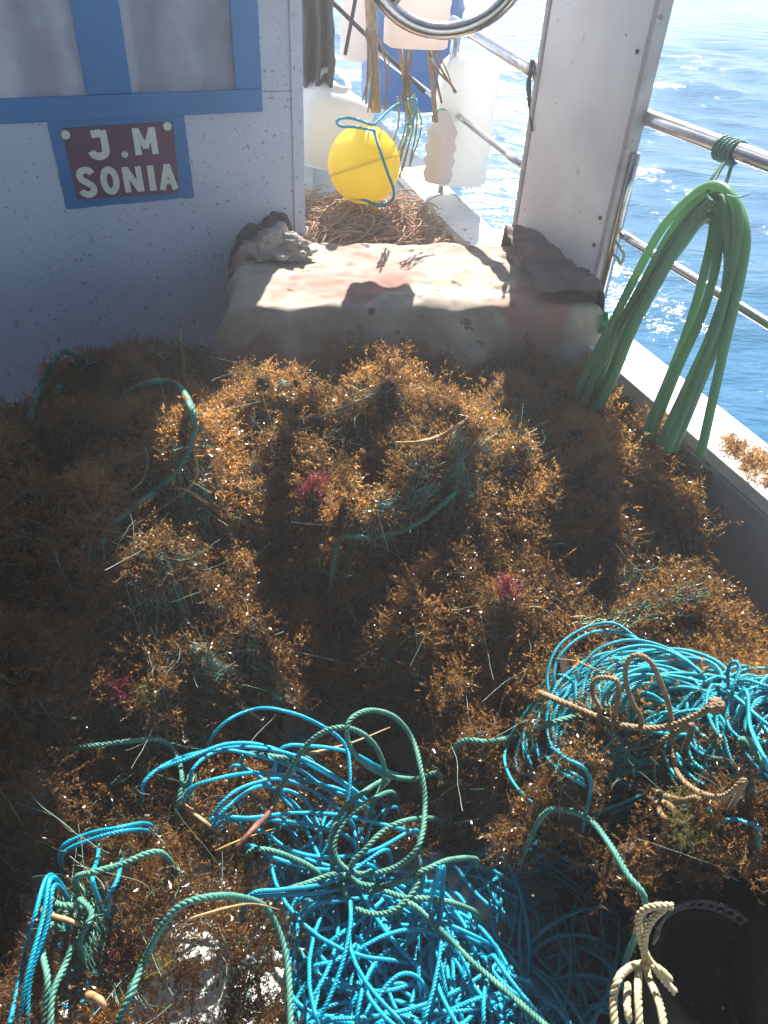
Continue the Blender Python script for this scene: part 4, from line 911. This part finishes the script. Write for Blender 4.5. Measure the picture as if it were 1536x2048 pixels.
for k in range(5):
    dx = (k-2)*7; ya = glp(1462+dx, 290+dx*.4, .0); zc = glp(1462+dx, 303+dx*.4, -.03)
    t = np.linspace(0, 6.28, 24); P = [zc+np.array([GN[0], GN[1], 0])*.026*math.cos(a)+np.array([0, 0, .026])*math.sin(a)+np.array([GD[0], GD[1], 0])*.002*a for a in t]; rope(mb, np.array(P), .0045)
rope(mb, catmull([glp(1452, 320, -.06), glp(1432, 355, -.10), glp(1415, 385, -.14), glp(1428, 405, -.15), glp(1445, 385, -.10), glp(1464, 330, -.06)], .008), .0045)
rope(mb, catmull([glp(1450, 318, -.055), glp(1428, 350, -.10), glp(1408, 380, -.13)], .008), .004)
tube(mb, catmull([glp(1450, 388, -.14), glp(1475, 395, -.15), glp(1500, 388, -.15)], .01), .0015, 4)
tag(mb.build('lashing_rope', M['rgreen']), 'teal lashing wound on the top rail and tied round the green hose', 'rope')
mb = MB(); rope(mb, catmull([glp(1222, 470, -.05), glp(1240, 495, -.06), glp(1248, 512, -.05), glp(1240, 530, -.05), glp(1235, 515, -.06), glp(1215, 505, -.05)], .008), .004)
rope(mb, catmull([glp(1228, 452, -.06), glp(1238, 455, -.06), glp(1232, 478, -.05), glp(1216, 500, -.05)], .008), .0035)
tag(mb.build('cord', M['rcream']), 'short cream cord knotted to the thin lower rail beside the post', 'cord')
# green plastic scrap at post foot
mb = MB(); P = np.array([[glp(1192+i*9, 628+j*14+6*math.sin(i*2+j), -.1-.02*math.cos(i+j*2)) for j in range(4)] for i in range(4)]); mb.grid(P)
tag(mb.build('plastic_scrap', M['greencap'], solid=.003), 'crumpled bright green plastic scrap at the foot of the post', 'plastic scrap')

# ------------------------------------------------------------------ forward deck: floats, jugs, nets
def lathe(prof, c, axis, k=28, sx=1, sy=1, rot=0):
    axis = np.array(axis, float); axis /= np.linalg.norm(axis); a = np.array([0, 0, 1.0]) if abs(axis[2]) < .9 else np.array([1.0, 0, 0])
    u = np.cross(a, axis); u /= np.linalg.norm(u); v = np.cross(axis, u); u, v = u*math.cos(rot)+v*math.sin(rot), v*math.cos(rot)-u*math.sin(rot)
    return np.array([[np.array(c)+axis*h+(u*math.cos(t)*sx+v*math.sin(t)*sy)*r for (r, h) in prof] for t in np.linspace(0, 2*math.pi, k+1)])
by_ = 3.0
c = atdist(728, 330, by_); sc = np.linalg.norm(c-CAM)/F; rb = 66*sc
bu = empty('buoy', c-np.array([0, 0, rb]), 'round yellow plastic buoy with a teal line tied to its eye, behind the box', 'buoy')
ax = np.array([.32, -.25, -.9])
mb = MB(); prof = [(rb*math.sin(a), -rb*math.cos(a)) for a in np.linspace(0.001, math.pi-.001, 30)]; mb.grid(lathe(prof, c, ax, 44)); mb.build('float_body', M['yellow'], bu)
mb = MB(); ep = c+ax/np.linalg.norm(ax)*rb*.93; 
mb.grid(lathe([(.001, 0), (.03, 0), (.022, .02), (.016, .05), (.012, .065), (.001, .068)], ep, ax, 18, 1, .55)); mb.build('eye_lug', M['yellow'], bu)
mb = MB(); mb.grid(lathe([(rb*.995, -.006), (rb*1.012, -.003), (rb*1.012, .003), (rb*.995, .006)], c, ax, 48)); mb.build('mould_seam', M['yellow'], bu)
ep2 = c-ax/np.linalg.norm(ax)*rb*.97
mb = MB()
rope(mb, catmull([atdist(748, 262, by_-.10), atdist(760, 300, by_-.16), atdist(775, 345, by_-.15), atdist(786, 375, by_-.1), atdist(785, 400, by_-.08), atdist(760, 412, by_-.10), atdist(735, 402, by_-.1), atdist(700, 392, by_-.07)], .01), .0055)
rope(mb, catmull([atdist(750, 262, by_-.10), atdist(715, 255, by_-.14), atdist(680, 252, by_-.14), atdist(674, 240, by_-.14), atdist(700, 236, by_-.14), atdist(745, 250, by_-.12)], .01), .005)
rope(mb, catmull([atdist(748, 250, by_-.10), atdist(785, 215, by_+.02), atdist(815, 200, by_+.05), atdist(833, 200, by_+.05), atdist(828, 235, by_+.03), atdist(810, 250, by_+.02)], .01), .005)
tag(mb.build('buoy_line', M['rcyan']), 'thin teal line looped round the yellow buoy', 'rope')
def jug(name, c, w_, d_, h_, axis_up, yaw, m, label, cap=True, handle=True, neck=True):
    e0 = empty(name, c, label, 'jerrycan', 'plastic jerrycans used as floats')
    up = np.array(axis_up, float); up /= np.linalg.norm(up); f = np.array([math.sin(yaw), -math.cos(yaw), 0]); f -= up*np.dot(f, up); f /= np.linalg.norm(f); s = np.cross(up, f)
    lv = [(0.0, .55), (.015, .88), (.05, .99), (.35, 1), (.42, .975), (.49, 1), (.56, .975), (.63, 1), (.78, 1), (.86, .93), (.93, .70), (.97, .42), (1.0, .26)]
    if not neck: lv = lv[:9]+[(.88, .97), (.94, .88), (.98, .7), (1.0, .45), (1.0, .2)]
    P = []
    for t in np.linspace(0, 2*math.pi, 41):
        row = [np.array(c)-up*0]
        ct, st = math.cos(t), math.sin(t); k = (abs(ct)**5+abs(st)**5)**(-1/5)
        for (hh, ww) in lv: row.append(np.array(c)+up*h_*hh+(s*ct*w_/2+f*st*d_/2)*k*ww)
        row.append(np.array(c)+up*h_*1.0); P.append(row)
    mb = MB(); mb.grid(np.array(P)); mb.build('container_body', m, e0)
    if cap:
        mb = MB(); mb.grid(lathe([(.001, 0), (.024, 0), (.024, .03), (.001, .03)], np.array(c)+up*h_*.995, up, 16)); mb.build('cap', M['greencap'], e0, smooth=False)
    if handle:
        mb = MB(); b0 = np.array(c)+up*h_; tube(mb, catmull([b0-s*w_*.32-up*h_*.08, b0-s*w_*.26+up*.035, b0+s*w_*.02+up*.045, b0+s*w_*.16+up*.0], .01), .011, 10); mb.build('handle', m, e0)
    return e0
u_ = np.array([-.10, .12, 1]); 
c = atdist(912, 370, 3.35); jk = jug('jerrycan', c, .215, .17, .47, [.02, .1, 1], .3, M['jug'], 'tall white jerrycan standing at the rail behind the slim upright', cap=False, handle=False, neck=False)
q = atdist(884, 240, 3.24); mb = MB(); mb.grid(lathe([(.001, 0), (.034, 0), (.034, .03), (.028, .035), (.001, .035)], q+np.array([0, .03, 0]), [-.3, -1, .1], 18)); mb.build('cap', M['greencap'], jk)
c = atdist(875, 352, 3.2); mb = MB()
P = lathe([(.001, 0), (.05, 0), (.06, .03), (.052, .05), (.062, .075), (.052, .10), (.062, .125), (.052, .15), (.06, .18), (.04, .21), (.02, .25), (.001, .25)], c-np.array([0, 0, .02]), [.02, .05, 1], 20); mb.grid(P)
tag(mb.build('ribbed_float', M['peach']), 'ribbed pale pink float hanging in front of the tall white jerrycan', 'float')
c = atdist(640, 330, 3.35); jug('jerrycan', c, .30, .2, .30, [.25, .1, 1], .5, M['jug'], 'white jerrycan lying to the left behind the yellow buoy', cap=False)
c = atdist(830, 96, 2.75); jug('jerrycan', c, .19, .14, .19, [0, .05, 1], .2, M['peach'], 'pale pink white jerrycan hanging upright below the steel ring', cap=False)
c = atdist(712, 122, 4.3); jug('jerrycan', c, .15, .12, .40, [0, .05, 1], .2, M['peach'], 'peach coloured jerrycan hanging at the top beside the wheelhouse corner', cap=False)
# blue barrel
c = atdist(815, 205, 4.6); rbb = .25; ba = empty('barrel', c, 'blue plastic barrel standing beyond the hanging jerrycan', 'barrel')
mb = MB(); mb.grid(lathe([(.001, 0), (rbb*.9, 0), (rbb, .04), (rbb, .18), (rbb*1.04, .2), (rbb, .22), (rbb, .42), (rbb*1.04, .44), (rbb, .46), (rbb, .6), (rbb*.93, .64), (rbb*.93, .66), (.001, .66)], c, [0, 0, 1], 36)); mb.build('barrel_body', M['bluep'], ba)
mb = MB(); mb.grid(lathe([(rbb*.9, .655), (rbb*1.0, .655), (rbb*1.0, .685), (rbb*.9, .685)], c, [0, 0, 1], 36)); mb.build('barrel_lid', M['bluep'], ba)
# dark oilskins hanging by the corner
def hangcloth(name, x0, x1, y0, y1, dist, m, seed, label, cat, taper=0):
    P = []
    for i, u in enumerate(np.linspace(0, 1, 50)):
        row = []
        for j, v in enumerate(np.linspace(0, 1, 60)):
            mid = (x0+x1)/2; half = (x1-x0)/2*(1-taper*v); px = mid+(u*2-1)*half+14*(fbm(np.array(v*4), np.array(u), seed)-.5)
            dd = dist+.05*math.sin(u*17+3*float(fbm(np.array(u*2), np.array(v*2), seed)))+.04*float(fbm(np.array(u*6), np.array(v*5), seed+2))
            row.append(atdist(px, y0+(y1-y0)*v+12*math.sin(u*9+seed)*v, dd))
        P.append(row)
    mb = MB(); mb.grid(np.array(P)); tag(mb.build(name, m, solid=.006), label, cat)
hangcloth('oilskin', 596, 668, -60, 190, 3.35, M['darkc'], 3, 'dark oilskin hanging beside the wheelhouse corner', 'oilskin')
c = atdist(650, 225, 3.5); crumple('dark_sack', c-np.array([0, 0, .10]), (.16, .12, .13), M['darkc'], 21, 'dark rounded sack lying above the white jerrycan near the wheelhouse corner', 'sack', flat=.5, amp=.3)
# flag poles, sticks and ropes hanging in the middle
STK = [('wooden pole leaning upright beside the yellow buoy', (738, -40), (752, 225), 3.2, .020, 'stem'), ('thin bamboo pole right of the leaning pole', (800, 95), (822, 250), 3.25, .009, 'stem'),
       ('thin pinkish pole in front of the tall jerrycan', (858, 95), (872, 245), 3.15, .009, 'stem'), ('dark slim pole near the oilskin', (718, -40), (690, 110), 3.3, .007, 'darkc'), ('dark slanting pole crossing behind the ropes', (640, -20), (850, 185), 3.4, .008, 'darkc')]
for lb, a, b_, dd, r, m in STK:
    mb = MB(); tube(mb, resamp(np.array([atdist(*a, dd), atdist(*b_, dd-.04)]), .05), r, 10); tag(mb.build('pole', M[m]), lb, 'pole', 'poles stacked on the side deck')
HR = [('olive rope hank hanging beside the yellow buoy', [(735, 60), (748, 130), (742, 215)], 3.1, 9, 'rtan', 12), ('frayed green rope hank right of the yellow buoy', [(815, 190), (822, 250), (800, 330)], 3.1, 12, 'moss2', 12),
      ('brown rope strands hanging under the jerrycan', [(815, 98), (812, 150), (808, 205)], 2.9, 7, 'rtan', 9), ('grey rope strands hanging right under the jerrycan', [(862, 98), (878, 140), (893, 185)], 2.9, 6, 'rtan', 8), ('dark tackle lashed to the tall tube left of the post', [(1060, 120), (1055, 180), (1058, 260)], 2.75, 9, 'darkc', 9)]
M['moss2'] = mat('olive_rope_fibre', (.30, .32, .12), .7, var=(.2, .25, .1), vs=30)
for lb, pts, dd, n, m, spd in HR:
    mb = MB()
    for k in range(n):
        o = rng.normal(0, spd*.6, 2); P = [atdist(p[0]+o[0]*(1+.5*i)+rng.normal(0, 4), p[1]+o[1]*.3+(rng.normal(0, 14) if i == 2 else 0), dd+rng.normal(0, .03)) for i, p in enumerate(pts)]; rope(mb, catmull(P, .012), rng.uniform(.0018, .0042), k=4)
    tag(mb.build('rope_hank', M[m]), lb, 'rope')
# brown net heap on the side deck, under the buoy
mb = MB(); NB = MB()
for (x, y, z, sz, hh) in ((700, 425, .30, .26, .12), (640, 420, .32, .2, .12), (770, 440, .28, .18, .10)):
    c = atdist(x, y, 2.95); c[2] = 0; top = atdist(x, y, 2.95)[2]
    for k in range(420):
        t = np.linspace(0, rng.uniform(2, 5), 14); R_ = rng.uniform(.02, .12); cc = np.array([c[0]+rng.normal(0, sz*.5), c[1]+rng.normal(0, .13), top-.03+rng.uniform(-.09, .03)])
        P = np.stack([cc[0]+R_*np.cos(t+k), cc[1]+R_*.8*np.sin(t+k), cc[2]+.03*np.sin(t*1.7+k)], -1); tube(NB, P, rng.uniform(.0008, .0032), 4, tone=rng.random(), cap=False)
tag(NB.build('brown_net', M['netb']), 'tangled brown net heaped under the yellow buoy on the side deck', 'fishing net')
crumple('net_sack', np.array([atdist(700, 430, 3.0)[0], 2.98, 0]), (.34, .22, .30), M['cloth2'], 33, 'brown sack of netting on the side deck under the tangled net', 'sack', flat=.5, amp=.2)

# ------------------------------------------------------------------ lower right: dark basket with perforated rim and black sack
c = on(1400, 1900, .10); c = np.array([c[0], c[1]-.0, 0]); rt = .22
top = atz(1415, 1815, rt+.02); bc = np.array([top[0]-.005, top[1]-.085, 0])
bk = empty('basket', bc, 'dark round basket with a grey perforated rim at the bottom right', 'basket')
mb = MB(); R0 = .09; mb.grid(lathe([(.001, .0), (R0*.85, .0), (R0*.97, rt*.5), (R0, rt), (R0*.93, rt), (R0*.9, rt*.75), (.001, rt*.7)], bc, [0, 0, 1], 36)); mb.build('basket_body', M['black'], bk)
# rim: arc strip with row of round holes
mb = MB(); nh = 15
for k in range(nh):
    a0 = math.radians(20+k*140/nh); a1 = math.radians(20+(k+1)*140/nh); n = 16
    def rp(a, z, r=R0+.004): return bc+np.array([math.cos(a)*r, math.sin(a)*r, z])
    am = (a0+a1)/2; z0, z1 = rt-.004, rt+.024; zm = (z0+z1)/2; V = []
    for i in range(n):
        t = 2*math.pi*i/n; 
        V.append(rp(am+(a1-a0)*.34*math.cos(t), zm+(z1-z0)*.33*math.sin(t)))
    for i in range(n):
        t = 2*math.pi*i/n; q = max(abs(math.cos(t)), abs(math.sin(t))); V.append(rp(am+(a1-a0)*.5*math.cos(t)/q, zm+(z1-z0)*.5*math.sin(t)/q))
    mb.add(V, q=[[i, (i+1) % n, n+(i+1) % n, n+i] for i in range(n)])
mb.build('perforated_rim', M['greyp'], bk, solid=.004)
sk = atz(1530, 1960, .2); crumple('black_sack', np.array([sk[0]+.13, sk[1]-.06, 0]), (.20, .27, .26), M['black'], 41, 'large black shiny sack filling the bottom right corner', 'sack', flat=.6, amp=.25)

# ------------------------------------------------------------------ unseen canopy added to block sky light (behind and above the camera)
aw = empty('sky_blocker', gl(-2.2, -1.2, 2.35), 'unseen dark canopy with a side sheet, added above the aft deck to block sky light', 'sky_blocker')
mb = MB(); mb.box([-.4, -.75, 2.35], [4.2, 4.3, .04]); mb.build('blocker_roof', M['darkc'], aw, smooth=False)
mb = MB(); uu = np.linspace(-2.7, 1.35, 80); zz = np.linspace(.3, 2.32, 30); UU, ZZ = np.meshgrid(uu, zz, indexing='ij')
mb.grid(np.stack([-2.32+.03*np.sin(UU*9+ZZ)+.02*np.sin(UU*23), UU, ZZ], -1)); mb.build('blocker_side', M['darkc'], aw, solid=.004)  # unseen side sheet, added to cut sky light from the left
for (x, y) in ((-2.3, -2.7), (1.5, -2.7)):
    mb = MB(); tube(mb, np.array([[x, y, 0], [x, y, 1.2], [x, y, 2.33]]), .02, 10); mb.build('blocker_post', M['steel'], aw)
# ------------------------------------------------------------------ thin scattering volume standing in for veiling lens glare
hm = bpy.data.materials.new('glare_haze_mat'); hm.use_nodes = True; n = hm.node_tree; n.nodes.clear()
ho = n.nodes.new('ShaderNodeOutputMaterial'); hv = n.nodes.new('ShaderNodeVolumePrincipled')
hv.inputs['Color'].default_value = (.93, .95, 1, 1); hv.inputs['Density'].default_value = GLARE_HAZE; hv.inputs['Anisotropy'].default_value = .35
n.links.new(hv.outputs[0], ho.inputs['Volume'])
mb = MB(); mb.box([.3, 1.9, 1.2], [7.4, 7.4, 4.6]); ho_ = mb.build('glare_haze', hm, smooth=False); tag(ho_, kind='stuff')

# dark mat added in place of shade on the deck at right, raised foredeck
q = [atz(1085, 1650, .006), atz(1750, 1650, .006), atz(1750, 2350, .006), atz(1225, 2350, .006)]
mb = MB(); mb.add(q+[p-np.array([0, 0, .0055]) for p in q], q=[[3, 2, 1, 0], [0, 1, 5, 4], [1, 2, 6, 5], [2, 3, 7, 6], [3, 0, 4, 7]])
tag(mb.build('shade_mat', M['black'], smooth=False), 'black mat added in place of shade on the deck between the blue rope and the black sack', 'mat')
mb = MB(); z5 = float(atdist(815, 205, 4.6)[2])-.004
v = [[*gl(sx, o)[:2], z] for sx, o in ((2.6, -.17), (2.6, -2.6), (4.5, -2.6), (4.5, -.5)) for z in (0.0, z5)]
mb.add(v, q=[[0, 2, 3, 1], [2, 4, 5, 3], [4, 6, 7, 5], [6, 0, 1, 7], [1, 3, 5, 7]]); o = mb.build('foredeck', M['deck'], smooth=False); tag(o, kind='structure')
